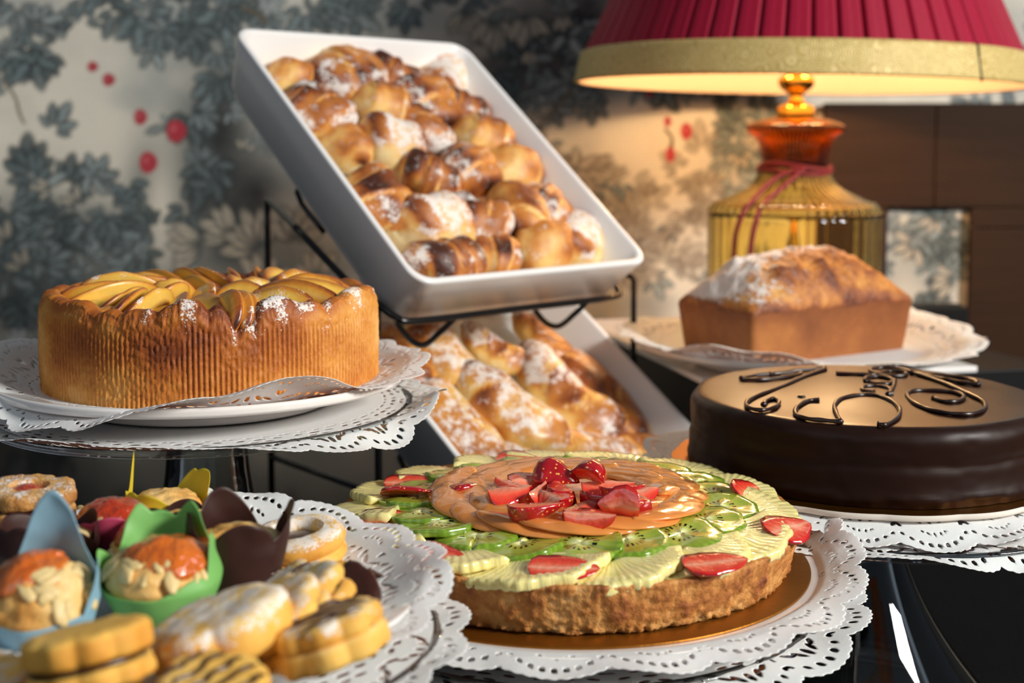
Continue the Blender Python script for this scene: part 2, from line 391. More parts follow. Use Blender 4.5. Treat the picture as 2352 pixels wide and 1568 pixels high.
# ------------------------------------------------------------------ counter
def counter_mat():
    T = NT('black_counter'); n = T.noise(60, 3); d = T.n('TexVoronoi', {'Scale': 900, 'Vector': T.coord()}).outputs[0]
    dust = T.math('LESS_THAN', d, .12)
    T.bsdf(Base_Color=T.mix(T.math('MULTIPLY', dust, .35), lin('#08090a'), lin('#8a8a88')), IOR=1.12, Roughness=T.math('ADD', .06, T.math('MULTIPLY', n, .10)))
    return T.m
M['black_gloss'] = counter_mat()
t = thing('counter', 'glossy black counter that carries all the cake stands and trays', 'counter', (0, 0, 0))
bevel(part('countertop', *box(-1.8, 1.8, .12, YW-.002, ZT-.04, ZT), 'black_gloss', t, smooth=False), .003)
part('cabinet_body', *box(-1.75, 1.75, .17, YW-.01, .001, ZT-.04), plain('black_panel', '#141414', .4), t, smooth=False)

# brown wooden panel with a square opening, leaning on the wall on the right
def panel_mat():
    T = NT('brown_panel'); mp = T.n('Mapping', {'Vector': T.coord(), 'Scale': (1, 1, 14)}); n = T.noise(6, 4, mp.outputs[0])
    T.bsdf(Base_Color=T.mix(n, lin('#271910'), lin('#3c2818')), Roughness=.6, Specular_IOR_Level=.12); return T.m
M['brown'] = panel_mat()
YP = 2.082
def PXZ(px, py): p = W(px, py, YP); return p.x, p.z
t = thing('wooden_panel', 'brown wooden panel with a square opening behind the amber lamp', 'panel', (PXZ(2100, 500)[0], YP, ZT))
x0 = PXZ(1893, 300)[0]; x1 = PXZ(2040, 480)[0]; x2 = PXZ(2232, 480)[0]; ztop = PXZ(2000, 237)[1]; zo1 = PXZ(2100, 476)[1]; zseam = PXZ(2200, 523)[1]; xs_ = PXZ(2150, 300)[0]
def board(nm, a, b, c, d, dy=0):
    o_ = part(nm, *box(a-t.location.x, b-t.location.x, dy*.3, .012, c-ZT, d-ZT), 'brown', t, smooth=False); bevel(o_, .0015)
board('top_board', x0, xs_-.0006, zo1, ztop); board('top_board', xs_+.0006, 1.25, zo1, ztop)
board('stile', x0, x1, ZT-ZT+ZT, zo1-.0006); board('stile', x2, 1.25, zseam+.0006, zo1-.0006, .001); board('stile', x2, 1.25, ZT, zseam-.0006)

# ------------------------------------------------------------------ black riser, white board
yawP = math.radians(13.2)
SB = 1.15
z_board = ZC-.2068*SB
p0 = onz(1612, 868, z_board)
t = thing('riser', 'black box riser under the white square board', 'riser', (p0.x, p0.y, ZT), (0, 0, yawP))
M['matt_black'] = plain('matt_black', '#0d0d0e', .5, Specular_IOR_Level=.2)
bevel(part('riser_box', *box(.014, .42, .014, .445, 0, z_board-.0075-ZT), 'matt_black', t, smooth=False), .002)
o = part('square_board', *box(0, .315, 0, .452, -.007, 0), 'melamine', smooth=False); bevel(o, .0015)
o.location = (p0.x, p0.y, z_board); o.rotation_euler = (0, 0, yawP)
tag(o, 'white square board under the loaf cake plate', 'board')

b0_ = W(2040, 700, 1.97); t = thing('riser', 'low black box standing in front of the opening of the wooden panel', 'riser', (b0_.x, 1.97, ZT))
bevel(part('riser_box', *box(0, W(2226, 700, 1.97).x-b0_.x, 0, .06, 0, W(2100, 706, 1.97).z-ZT), 'matt_black', t, smooth=False), .002)
# ------------------------------------------------------------------ trays on the wire rack
def rrect(hw, hl, r, n=8):
    P = []
    for cx, cy, a0 in ((hw-r, hl-r, 0), (-hw+r, hl-r, PI/2), (-hw+r, -hl+r, PI), (hw-r, -hl+r, 1.5*PI)):
        for k in range(n+1):
            a = a0+k*PI/2/n; P.append((cx+r*math.cos(a), cy+r*math.sin(a)))
    return np.array(P)
ST = .94
TW, TL, TD, TI = .3334*ST, .3999*ST, .0757*ST, .0152*ST
def tray_mesh():
    hw, hl = TW/2, TL/2; rings = []
    th = .006
    seq = [(.0, 0, .022), (-.0006, -.0015, .022), (0, -.004, .022), (TI*.62, -TD*.80, .024), (TI*.62+.003, -TD*.81, .024), (TI, -TD+.004, .022), (TI+.004, -TD, .02), (hw*.9, -TD, .01)]
    out = [(i, z, r) for i, z, r in seq]
    inn = [(th*.25, .0008, .022), (th*.75, .0008, .02), (th+.001, -.0015, .02), (th+TI*.9, -TD+.016, .02), (th+TI+.003, -TD+.009, .02), (th+TI+.01, -TD+.0065, .018), (hw*.9, -TD+.0065, .01)]
    for i, z, r in out[::-1]+inn:
        p = rrect(hw-i, hl-i, max(r-i*.2, .004)); rings.append(np.column_stack([p, np.full(len(p), z)]))
    n = len(rings[0]); V = np.concatenate(rings); F = gridF(len(rings), n).tolist()
    F.append(list(range(n))[::-1]); F.append([(len(rings)-1)*n+j for j in range(n)])
    return V, F
def Rm(yaw, pitch): return Matrix.Rotation(yaw, 3, 'Z') @ Matrix.Rotation(pitch, 3, 'X')
TRAYS = {}
for key, bl, yaw, pit, lab in (('top', (-.0874*ST, 1.2*ST, ZC-.1292*ST), .7664, .6874, 'white rectangular tray of small rolls tilted on the upper rack tier'),
                               ('low', (.034, 1.045, ZC-.3565), .8036, .6294, 'white rectangular tray of long turnovers tilted on the lower rack tier')):
    R = Rm(yaw, pit); c = Vector(bl)+R @ Vector((TW/2, TL/2, 0))
    o = part('serving_tray', *tray_mesh(), 'melamine'); o.location = c; o.rotation_euler = R.to_euler()
    tag(o, lab, 'tray'); TRAYS[key] = (c, R)
def tray_pt(key, px, py, h):
    """world point over the tray, h above its inner floor, seen at px,py"""
    c, R = TRAYS[key]; n = R @ Vector((0, 0, 1)); q = c+n*(h-TD+.0065); r = ray(px, py); e = Vector((0, 0, ZC))
    return e+r*((q-e).dot(n)/r.dot(n))
# wire rack
WR = .0034
t = thing('wire_rack', 'two-tier black wire rack holding both tilted white trays', 'rack', (-.05, 1.35, ZT))
off = t.location.copy()
def wire(nm, pts, closed=False, n=8, r=WR):
    P = smooth_line([Vector(p)-off for p in pts], n, closed); part(nm, *tube(P, r, 8, closed), 'wire', t)
for key in ('top', 'low'):
    c, R = TRAYS[key]
    def L(x, y, z): return c+R @ Vector((x, y, z))
    g = .007; zz = -.050
    hw, hl = TW/2-TI*.55+g, TL/2-TI*.55+g
    ins = -hl+.17*ST
    U = [(-hw, ins, zz-.034), (-hw, -hl+.07, zz-.018), (-hw, -hl+.03, zz-.004), (-hw+.006, -hl+.008, zz), (-hw+.026, -hl, zz), (0, -hl, zz), (hw-.026, -hl, zz), (hw-.006, -hl+.008, zz), (hw, -hl+.03, zz-.004), (hw, -hl+.07, zz-.018), (hw, ins, zz-.034)]
    wire('tier_frame', [L(*u) for u in U], n=5)
    wire('back_rest', [L(-hw+.03, ins, -TD-.016), L(-hw+.03, ins+.06, -TD-.006), L(0, ins+.07, -TD-.005), L(hw-.03, ins+.06, -TD-.006), L(hw-.03, ins, -TD-.016)], n=5, r=WR*.8)
    for sx in (-.095, .085):
        wire('support_hook', [L(sx+.012, -hl, zz), L(sx, -hl-.003, zz-.014), L(sx-.006, -hl+.004, zz-.040), L(sx-.012, -hl+.03, zz-.044), L(sx-.02, -hl+.09, -TD-.006), L(sx-.02, ins+.06, -TD-.006)], n=6, r=WR*.9)
    F0 = L(-hw, -hl+.03, zz-.004); F1 = L(hw, -hl+.03, zz-.004); B0 = L(-hw, ins, zz-.034); B1 = L(hw, ins, zz-.034)
    if key == 'top':
        b0 = W(613, 455, 1.36); b1 = W(1456, 640, 1.47)
        wire('post', [b0+Vector((0, 0, .0)), Vector((b0.x, b0.y, b0.z-.1)), Vector((b0.x, b0.y, ZT+WR))], n=2)
        wire('post', [Vector((b1.x, b1.y, b1.z)), Vector((b1.x, b1.y, ZT+.1)), Vector((b1.x, b1.y, ZT+WR))], n=2)
        wire('post', [F0, Vector((F0.x, F0.y, ZT+.1)), Vector((F0.x, F0.y, ZT+WR))], n=2)
        wire('cross_bar', [Vector((b0.x, b0.y, ZT+WR)), Vector((F0.x, F0.y, ZT+WR))], n=2)
        wire('cross_bar', [Vector((b1.x, b1.y, ZT+WR)), Vector((b0.x, b0.y, ZT+WR))], n=2)
        wire('cross_bar', [b0, (B0+b0)/2, B0], n=3)
        wire('cross_bar', [b1, (B1+b1)/2, B1], n=3)
        RB = (b0, b1, F0, F1)
    else:
        b0, b1, f0, f1 = RB
        wire('lower_brace', [Vector((f0.x, f0.y, F0.z)), F0], n=2)
        wire('lower_brace', [Vector((b0.x, b0.y, B0.z)), B0], n=2)
        wire('lower_brace', [Vector((b1.x, b1.y, B1.z-.02)), B1], n=2)

# ------------------------------------------------------------------ table lamp
LD = 1.745
lx = W(1822, 560, LD).x
zb = ZT
t = thing('table_lamp', 'amber glass table lamp with a pleated crimson shade and gold trim', 'lamp', (lx, LD, zb))
def zz_(py, d=LD): return W(1822, py, d).z-zb
kx = LD/FPX
def rr_(hw, d=LD): return hw*math.sqrt((d/FPX)**2)
# jar: body, shoulder with ribs, neck, flange
def ribs(th, n, a): return 1+a*np.abs(np.sin(th*n/2))
zj0 = z_board-ZT+.0003
Rj = rr_(194)
body = resample([(.004, zj0), (Rj*.9, zj0), (Rj, zj0+.012), (Rj, zz_(500)), (Rj*.985, zz_(486))], .008)
V, F = lathe(body, 160, lambda th: ribs(th, 40, .012)); jar = part('glass_jar', V, F, 'amber', t); solid(jar, .004, -1)
sh = smooth_line([(Rj*.99, zz_(486)), (Rj*.93, zz_(466)), (Rj*.75, zz_(452)), (Rj*.52, zz_(430)), (rr_(84), zz_(405)), (rr_(76), zz_(385))], 5)
V, F = lathe(sh, 200, lambda th: ribs(th, 56, .03)); o = part('glass_shoulder', V, F, 'amber', t); solid(o, .005, -1)
nk = smooth_line([(rr_(74), zz_(386)), (rr_(73), zz_(360)), (rr_(82), zz_(325)), (rr_(104), zz_(304)), (rr_(109), zz_(295)), (rr_(104), zz_(286)), (rr_(80), zz_(276)), (rr_(44), zz_(268))], 5)
V, F = lathe(nk, 180, lambda th: ribs(th, 60, .025)); o = part('glass_neck', V, F, 'amber_deep', t); solid(o, .006, -1)
st = resample(smooth_line([(.001, zz_(272)), (rr_(41), zz_(271)), (rr_(42), zz_(250)), (rr_(38), zz_(243)), (rr_(22), zz_(236)), (rr_(16), zz_(226)), (rr_(17), zz_(216)), (rr_(34), zz_(203)), (rr_(41), zz_(190)), (rr_(38), zz_(178)), (rr_(24), zz_(170)), (rr_(12), zz_(160)), (rr_(12), zz_(60)), (.001, zz_(58))], 3), .003)
V, F = lathe(st, 40); part('brass_stem', V, F, 'brass', t)
V, F = lathe([(.001, zj0+.004), (rr_(42), zj0+.004), (rr_(4), zz_(500)), (.001, zz_(498))], 30); part('inner_spindle', V, F, 'brass', t)
# the burgundy cord knotted on the neck
M['cord'] = plain('burgundy_cord', '#6d0f24', .6)
rn = rr_(80)
pts = [(rn*math.cos(a), rn*math.sin(a), zz_(382)+.004*math.sin(a*2)) for a in np.linspace(-.2*PI, 1.8*PI, 24, endpoint=False)]
V1 = tube(smooth_line(pts, 3, True), .0032, 8, True)
pts = [(rn*1.02*math.cos(a), rn*1.02*math.sin(a), zz_(394)+.003*math.sin(a*2+1)) for a in np.linspace(0, 2*PI, 24, endpoint=False)]
V2 = tube(smooth_line(pts, 3, True), .0032, 8, True)
def jr(px, py, r_):  # point on the jar front at a pixel column
    x = (px-1822)*kx; y = -math.sqrt(max(r_*r_-x*x, 1e-5)); return (x, y, zz_(py))
c1 = [jr(1812, 388, rn*1.05), jr(1775, 400, rr_(98)), jr(1742, 420, rr_(128)), jr(1710, 450, Rj*.84), jr(1683, 480, Rj*1.0), jr(1668, 520, Rj*1.05), jr(1664, 560, Rj*1.05), jr(1662, 640, Rj*1.05)]
c2 = [jr(1826, 386, rn*1.05), jr(1800, 405, rr_(98)), jr(1765, 432, rr_(128)), jr(1730, 458, Rj*.84), jr(1710, 484, Rj*1.0), jr(1698, 530, Rj*1.05), jr(1694, 580, Rj*1.05), jr(1692, 660, Rj*1.05)]
V3 = tube(smooth_line(c1, 5), .0034, 8); V4 = tube(smooth_line(c2, 5), .0034, 8)
part('cord', *join(V1, V2, V3, V4), 'cord', t)
# shade: pleated cone, gold band, lining
shade_rot = (math.radians(0), math.radians(1.15), 0)
zs0 = zz_(198); Rs = rr_(505)
srot = bpy.data.objects.new('lamp_shade', None)
def cone(r0, r1, z0, z1, seg, out=None, rows=14):
    return lathe([(r0+(r1-r0)*k/rows, z0+(z1-z0)*k/rows) for k in range(rows+1)], seg, out)
slope = -.47   # dr/dz
Hs = .34
def pleat(th):
    u = (th*60/(2*PI)) % 1
    w = np.abs(u-.5); return 1+.003*np.cos(u*2*PI)*0-.024*np.clip(1-w/.10, 0, 1)**.6-.002*(1-u)
Ms = NT('crimson_pleated_silk'); nn = Ms.noise(300, 2)
Ms.bsdf(Base_Color=Ms.mix(nn, lin('#8c0c2a'), lin('#a31236')), Roughness=.6, Specular_IOR_Level=.25, Subsurface_Weight=.05)
zband = .039
V, F = cone(Rs-zband*.22-.002, Rs-Hs*.44, zband, Hs, 60*16, pleat)
shade = part('lamp_shade', V, F, Ms.m, t, loc=(0, 0, zs0), rot=shade_rot)
def band_mat():
    T = NT('gold_brocade'); v = T.n('TexVoronoi', {'Scale': 42, 'Vector': T.coord()}).outputs[0]; n = T.noise(420, 3)
    rg = T.math('ABSOLUTE', T.math('SINE', T.math('MULTIPLY', v, 26)))
    f = T.math('ADD', T.math('MULTIPLY', rg, .35), T.math('MULTIPLY', n, .75))
    T.bsdf(Base_Color=T.ramp(f, [(.2, '#f2e3ac'), (.5, '#dcc47c'), (.8, '#b59a58')]), Roughness=.5, Metallic=.1, Normal=T.bump(f, .6, .0015)); return T.m
M['brocade'] = band_mat()
V, F = lathe(resample([(Rs-.004, 0), (Rs, .0), (Rs+.001, .002), (Rs-.007, zband), (Rs-.011, zband+.002), (Rs-.014, zband)], .004), 180)
o = part('gold_trim', V, F, 'brocade', shade)
seam_a = math.radians(-58)
sx_, sy_ = (Rs+.0015)*math.cos(seam_a), (Rs+.0015)*math.sin(seam_a)
V, F = tube([(sx_, sy_, -.002), (sx_*.985, sy_*.985, zband*.5), (sx_*.972, sy_*.972, zband+.002)], .0016, 6)
part('seam_thread', V, F, plain('dark_thread', '#2b1a10', .8), shade)
T = NT('cream_lining'); n = T.noise(200, 2)
T.bsdf(Base_Color=lin('#f4dcc0'), Roughness=.8)
M['lining'] = T.m
V, F = cone(Rs-.006, Rs-Hs*.44-.006, .001, Hs, 120)
part('lining', V, F, 'lining', shade)
# two bulbs inside the shade
Mb = NT('bulb_glow'); e = Mb.n('Emission', {'Color': (1, .62, .30, 1), 'Strength': 215.0}); Mb.t.links.new(e.outputs[0], Mb.out.inputs[0])
for sx in (-1, 1):
    V, F = blob(.018, .018, .024, 1, 0, nu=16, nv=10); part('light_bulb', V, F, Mb.m, t, loc=(sx*.055, -.0, zs0+.10))
    V, F = tube([(sx*.004, 0, zs0+.07), (sx*.03, 0, zs0+.068), (sx*.055, 0, zs0+.073), (sx*.055, 0, zs0+.088)], .006, 8); part('bulb_socket', V, F, 'brass', t)
V, F = lathe([(.006, zs0+Hs-.004), (.02, zs0+Hs), (.02, zs0+Hs+.003), (.006, zs0+Hs+.003)], 20)
spk = [tube([(0, 0, zs0+Hs-.012), ((Rs-Hs*.44-.004)*math.cos(a), (Rs-Hs*.44-.004)*math.sin(a), zs0+Hs-.012)], .0015, 6) for a in (0.3, .3+2*PI/3, .3+4*PI/3)]
pole = tube([(0, 0, zz_(60)), (0, 0, zs0+Hs)], .004, 8)
part('shade_carrier', *join((V, F), pole, *spk), 'brass', t)

# ------------------------------------------------------------------ camera, light
cam = bpy.data.cameras.new('camera'); co = bpy.data.objects.new('camera', cam); C.objects.link(co)
co.location = (0, 0, ZC); co.rotation_euler = (PI/2-PITCH, 0, 0)
cam.sensor_width = 36; cam.lens = 36*FPX/2352; cam.shift_y = -(784-CY)/2352; cam.clip_start = .01
cam.dof.use_dof = True; cam.dof.focus_distance = .80; cam.dof.aperture_fstop = 6.5; cam.dof.aperture_blades = 0
sc = bpy.context.scene; sc.camera = co
wd = bpy.data.worlds.new('world'); sc.world = wd; wd.use_nodes = True
bg = wd.node_tree.nodes['Background']; bg.inputs[0].default_value = (.62, .72, .85, 1); bg.inputs[1].default_value = .16
def area(name, loc, target, sx, sy, power, col):
    l = bpy.data.lights.new(name, 'AREA'); l.shape = 'RECTANGLE'; l.size = sx; l.size_y = sy; l.energy = power; l.color = col
    ob = bpy.data.objects.new(name, l); C.objects.link(ob); ob.location = loc
    ob.rotation_euler = (Vector(target)-Vector(loc)).to_track_quat('-Z', 'Y').to_euler(); return ob
area('window_light', (2.4, -.4, 2.38), (.1, 1.1, 1.1), .6, .6, 118, (1, .96, .90))
area('fill_light', (-1.3, -1.2, 2.5), (0, 1.1, 1.1), 1.6, 1.4, 8, (.86, .93, 1))  # added fill lamp that lifts the shaded sides, no window on this side
sc.view_settings.view_transform = 'Standard'; sc.view_settings.look = 'None'; sc.view_settings.exposure = 0; sc.view_settings.gamma = 1
sc.cycles.max_bounces = 8; sc.cycles.transparent_max_bounces = 12; sc.cycles.caustics_reflective = False; sc.cycles.caustics_refractive = False
sc.cycles.use_denoising = True; sc.cycles.sample_clamp_indirect = 4
# ------------------------------------------------------------------ doilies: paper cut through real holes
def clip_mesh(V, f, F):
    """keep the part of the quad mesh where f > 0"""
    keep = (f > 0); fk = keep[F]; allin = fk.all(1); mixed = fk.any(1) & ~allin
    out = F[allin].tolist(); newV = []; cut = {}; n0 = len(V)
    def edge(a, b):
        k = (a, b) if a < b else (b, a)
        if k not in cut:
            t = f[k[0]]/(f[k[0]]-f[k[1]]); t = min(max(t, .02), .98)
            cut[k] = n0+len(newV); newV.append(V[k[0]]+(V[k[1]]-V[k[0]])*t)
        return cut[k]
    for q in F[mixed].tolist():
        for tri in ((q[0], q[1], q[2]), (q[0], q[2], q[3])):
            po = []
            for i in range(3):
                a, b = tri[i], tri[(i+1) % 3]
                if keep[a]: po.append(a)
                if keep[a] != keep[b]: po.append(edge(a, b))
            if len(po) >= 3: out.append(po)
    V2 = np.concatenate([V, np.array(newV)]) if newV else V
    used = np.zeros(len(V2), bool)
    for q in out: used[q] = True
    idx = np.cumsum(used)-1
    return V2[used], [[int(idx[i]) for i in q] for q in out]
# hole list of one repeat in millimetres: offset along the rim, distance from the rim, half sizes, turn
LACE_A = [(0, 7.5, 1.5, 2.3, 0), (4.8, 8.2, 1.5, 2.2, .12), (-4.8, 8.2, 1.5, 2.2, -.12), (9.5, 10, 1.4, 2.1, .25), (-9.5, 10, 1.4, 2.1, -.25), (14, 13.2, 1.3, 2, .4), (-14, 13.2, 1.3, 2, -.4),
          (18, 17.5, 1.2, 1.8, .6), (-18, 17.5, 1.2, 1.8, -.6), (0, 17, .9, 1.7, 0), (3.4, 17.6, .9, 1.6, .3), (-3.4, 17.6, .9, 1.6, -.3), (6.4, 19.4, .9, 1.5, .6), (-6.4, 19.4, .9, 1.5, -.6),
          (0, 30, 1.6, 3.6, 0), (6.5, 30.5, 1.5, 4.2, .5), (-6.5, 30.5, 1.5, 4.2, -.5), (12.5, 33, 1.4, 4.4, .95), (-12.5, 33, 1.4, 4.4, -.95),
          (3.2, 38.5, 1.2, 2.2, .3), (-3.2, 38.5, 1.2, 2.2, -.3), (18, 27, 1.5, 3.4, .3), (-18, 27, 1.5, 3.4, -.3), (0, 45, 2.2, 1.1, 0), (7.5, 44, 2.2, 1.1, .2), (-7.5, 44, 2.2, 1.1, -.2), (15, 43, 2.1, 1.0, 0), (-15, 43, 2.1, 1.0, 0)]
LACE_B = [(0, 8, 1.9, 2.6, 0), (6.5, 9, 1.8, 2.6, .15), (-6.5, 9, 1.8, 2.6, -.15), (13, 12, 1.7, 2.4, .35), (-13, 12, 1.7, 2.4, -.35), (19, 17, 1.6, 2.2, .6), (-19, 17, 1.6, 2.2, -.6),
          (0, 20, 1.9, 4.4, 0), (5.4, 21, 1.7, 4.6, .45), (-5.4, 21, 1.7, 4.6, -.45), (10.5, 24, 1.6, 4.4, .9), (-10.5, 24, 1.6, 4.4, -.9), (14, 29.5, 1.5, 3.8, 1.3), (-14, 29.5, 1.5, 3.8, -1.3),
          (20.5, 27, 2.2, 3.8, 0), (-20.5, 27, 2.2, 3.8, 0), (20.5, 36, 2.0, 3.2, 0), (-20.5, 36, 2.0, 3.2, 0), (4.5, 34, 3.6, 1.5, .25), (-4.5, 34, 3.6, 1.5, -.25), (0, 40, 4.2, 1.6, 0), (11, 40, 3.6, 1.5, .3), (-11, 40, 3.6, 1.5, -.3),
          (5, 46, 2.6, 1.2, 0), (-5, 46, 2.6, 1.2, 0), (15, 46, 2.6, 1.2, 0), (-15, 46, 2.6, 1.2, 0)]
def doily(label, center, R, zf, N, lace, phase=0.0, k=1.0, step=.0014, cat='doily', name='paper_doily', rot=0.0):
    rows = np.concatenate([np.linspace(.001, R-.056*k, 12)[:-1], np.arange(R-.056*k, R+.0012, step)])
    m = int(2*PI*R/(step*1.15)); th = np.arange(m)*2*PI/m
    r, t = np.meshgrid(rows, th, indexing='ij')
    s = ((t+phase)*N/(2*PI)) % 1-.5
    u = s*2*PI*r/N*1000/k; v = (R-r)*1000/k; Wd = 2*PI*R/N*1000/k
    f = (v-(7.0*np.abs(2*s)**2.4+1.3*(1-np.abs(np.cos(PI*s*9)))))*k
    sc_ = Wd/46.0
    for (u0, v0, a, b, ang) in lace:
        du = u-u0*sc_; dv = v-v0; ca, sa = math.cos(ang), math.sin(ang)
        p = (du*ca-dv*sa)/a; q = (du*sa+dv*ca)/b
        f = np.minimum(f, (np.sqrt(p*p+q*q)-1)*min(a, b)*k)
    f[rows < R-.055*k] = 1.0
    z = zf(r, t)
    P = np.stack([r*np.cos(t), r*np.sin(t), z], -1)
    P[..., 2] += (fbm(P, 60, 5, 2)-.5)*.0012*sm(r, R*.6, R)
    V, F = clip_mesh(P.reshape(-1, 3), f.ravel(), gridF(len(rows), m))
    o = part(name, V, F, 'paper'); solid(o, .00035, 1); o.location = center; o.rotation_euler = (0, 0, rot)
    return tag(o, label, cat)
def curl(t, r, r0, R, items):
    z = 0
    for deg, w, amp in items:
        d = (np.degrees(t)-deg+180) % 360-180
        z = z+amp*np.exp(-(d/w)**2)*sm(r, r0, R)
    return z
def wavy(t, r, r0, R, n, amp, ph=0):
    return amp*(np.sin(n*t+ph)+.5*np.sin((2*n-3)*t+ph*2.1))*sm(r, r0, R)
def plate(label, center, R, h=.012, foot=.62, name='china_plate'):
    """centre is the middle of the well's top surface"""
    pr = [(.001, -.005), (R*foot-.006, -.005), (R*foot-.004, -.0125), (R*foot, -.0125), (R*foot+.004, -.006), (R*.8, -.002), (R-.004, h-.007), (R, h-.003), (R-.001, h), (R-.006, h-.0008), (R*.82, h*.42), (R*.72, .0008), (R*.68, 0), (.001, 0)]
    V, F = lathe(smooth_line(pr, 4), 128)
    V = V.copy()
    o = part(name, V, F, 'china'); o.location = center
    return tag(o, label, 'plate')
def ptop(r, R, h):  # height of the plate's top surface
    return np.interp(r, [0, R*.70, R*.82, R*.93, R, R*1.6], [0, .0005, h*.42, h*.8, h+.0004, h+.0004])
def stand(label, center, R, zfoot, rn, rf, name='glass_cake_stand', ring=True):
    """glass plate on a flaring hollow foot; centre is the middle of the top face"""
    t_ = thing(name, label, 'cake stand', (center[0], center[1], ZT))
    z = center[2]-ZT; H = z-.008
    V, F = lathe(smooth_line([(.001, z), (R-.004, z), (R, z+.001), (R+.001, z-.003), (R-.004, z-.0065), (rn+.02, z-.0075), (.001, z-.008)], 3), 120)
    part('stand_plate', V, F, 'glass', t_)
    pr = [(rn*1.35, H), (rn*1.02, H-.012)]
    for k in np.linspace(.12, 1, 14): pr.append((rn+(rf-rn)*k**1.75, H-.012-(H-.028)*k))
    pr += [(rf+.004, .010), (rf+.006, .005), (rf+.003, .0008), (rf-.004, .0008)]
    V, F = lathe(smooth_line(pr, 4), 100)
    o = part('pedestal', V, F, 'glass', t_); solid(o, .0032, -1)
    return t_

# ------------------------------------------------------------------ APPLE CAKE and its stack
DA = .935
ax = W(492, 880, DA).x
zA = ZC-.1712
ac = Vector((ax, DA, zA))
dA = ac+Vector((-.006, 0, 0))
stand('clear glass stand lifting the tall apple cake, thin stem behind the pastry plate', (dA.x, dA.y, zA-.0165), .145, 0, .025, .085)
doily('lace paper doily lying under the apple cake plate, wide drooping edge', (dA.x, dA.y, zA-.0163), .175,
      lambda r, t: .0006+curl(t, r, .146, .175, [(-8, 12, .016), (-32, 16, -.013), (-62, 14, -.003), (-100, 40, .009), (175, 25, -.006)])+wavy(t, r, .146, .175, 9, .0012), 22, LACE_B, .1)
plate('round white plate with the tall apple cake on it', (dA.x, dA.y, zA-.0008), .148, .010)
doily('lace paper doily on the plate directly beneath the apple cake', (dA.x, dA.y, zA-.0004), .163,
      lambda r, t: ptop(r, .148, .010)*sm(r, .10, .112)+curl(t, r, .118, .163, [(12, 16, .005), (-58, 17, .017), (-82, 10, .003), (-122, 17, -.016), (-105, 8, -.006), (172, 22, .016), (-150, 12, .004), (60, 30, .004)])+wavy(t, r, .14, .163, 12, .0012)+.0003, 20, LACE_A, .05)
cake = thing('apple_cake', 'tall round apple cake with ridged golden sides and sugar-dusted rim', 'cake', ac)
RA, HA = .1175, .0655
m = 220*6
th = np.arange(m)*2*PI/m
def ang_at(px, py=800):   # angle on the cake's side seen at a pixel column
    best = None
    for k in range(720):
        a = -PI+k*PI/720
        q = to_px(ac.x+RA*math.cos(a), ac.y+RA*math.sin(a), ac.z+.04)[0]
        if best is None or abs(q-px) < best[0]: best = (abs(q-px), a)
    return best[1]
circ = np.stack([np.cos(th), np.sin(th), 0*th], -1)
rim_n = fbm(circ, 5.5, 21, 3)-.5
rimz = HA+.010*rim_n*1.2
notches = [(ang_at(545), .045, .013), (ang_at(585), .03, .011), (ang_at(355), .05, .004), (ang_at(480), .03, .004), (ang_at(215), .1, .007), (ang_at(270), .06, .005), (ang_at(760), .05, .004)]
def adiff(a, b): return (a-b+PI) % (2*PI)-PI
for a0, w, dep in notches: rimz = rimz-dep*np.exp(-(adiff(th, a0)/w)**2)
for px, w, dep in [(430, .10, .004), (660, .14, .005), (830, .12, .003)]: rimz = rimz+dep*np.exp(-(adiff(th, ang_at(px))/w)**2)
rows = []
ns = 40
ridge = np.abs(np.sin(th*220/2))**1.3
for k in range(ns+1):
    z = rimz*(k/ns)**.92
    P = np.stack([np.cos(th)*6, np.sin(th)*6, z*60], -1)
    patch = sm(fbm(P, 1.0, 4, 3), .40, .56)
    top = 1-sm(k/ns+.22*(fbm(P, 3, 8, 2)-.5), .70, .84)
    rough = (fbm(P, 9, 14, 3)-.5)
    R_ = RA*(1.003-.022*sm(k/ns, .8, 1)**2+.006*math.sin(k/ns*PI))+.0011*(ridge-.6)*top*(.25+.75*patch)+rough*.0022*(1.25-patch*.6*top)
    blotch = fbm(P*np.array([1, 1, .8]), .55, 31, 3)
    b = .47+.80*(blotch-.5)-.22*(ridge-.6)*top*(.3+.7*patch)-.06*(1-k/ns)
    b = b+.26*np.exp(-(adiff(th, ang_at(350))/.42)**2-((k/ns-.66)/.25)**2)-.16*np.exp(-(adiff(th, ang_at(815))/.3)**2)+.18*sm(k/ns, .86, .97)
    rows.append((R_, z, b, k/ns))
lip = smooth_line([(.0, 0), (-.0028, .0016), (-.0072, .0018), (-.0115, -.0008), (-.015, -.0045)], 5)[1:]
for j, (dr, dz) in enumerate(lip):
    R_, z, b, _ = rows[ns]; rows.append((R_+dr, z+dz, b+.07, 1+.02*j))
lastR, lastz = rows[-1][0], rows[-1][1]
nt = 44
for j in range(1, nt+1):
    k = j/nt; R_ = lastR*(1-k)+.0005*k
    P = np.stack([np.cos(th)*R_*14, np.sin(th)*R_*14, 0*th], -1)
    P2 = np.stack([np.cos(th)*R_*60, np.sin(th)*R_*60, 0*th+5], -1)
    z = lastz*(1-sm(k, 0, .35))+(HA-.005)*sm(k, 0, .35)+.015*(fbm(P, 2.2, 6, 3)-.5)*sm(k, .05, .3)*(1-k)+.003*(fbm(P2, 2, 6, 2)-.5)*(1-k)
    b = .30+.9*(fbm(P, 3, 12, 3)-.5)+.25*(1-sm(k, 0, .25)); rows.append((R_, z, b, 2+k))
V = np.array([np.stack([R_*np.cos(th), R_*np.sin(th), z], -1) for R_, z, b, kk in rows]); B = np.array([b for _, _, b, _ in rows]); KK = np.array([np.full(m, kk) for *_, kk in rows])
sug = np.zeros_like(B)
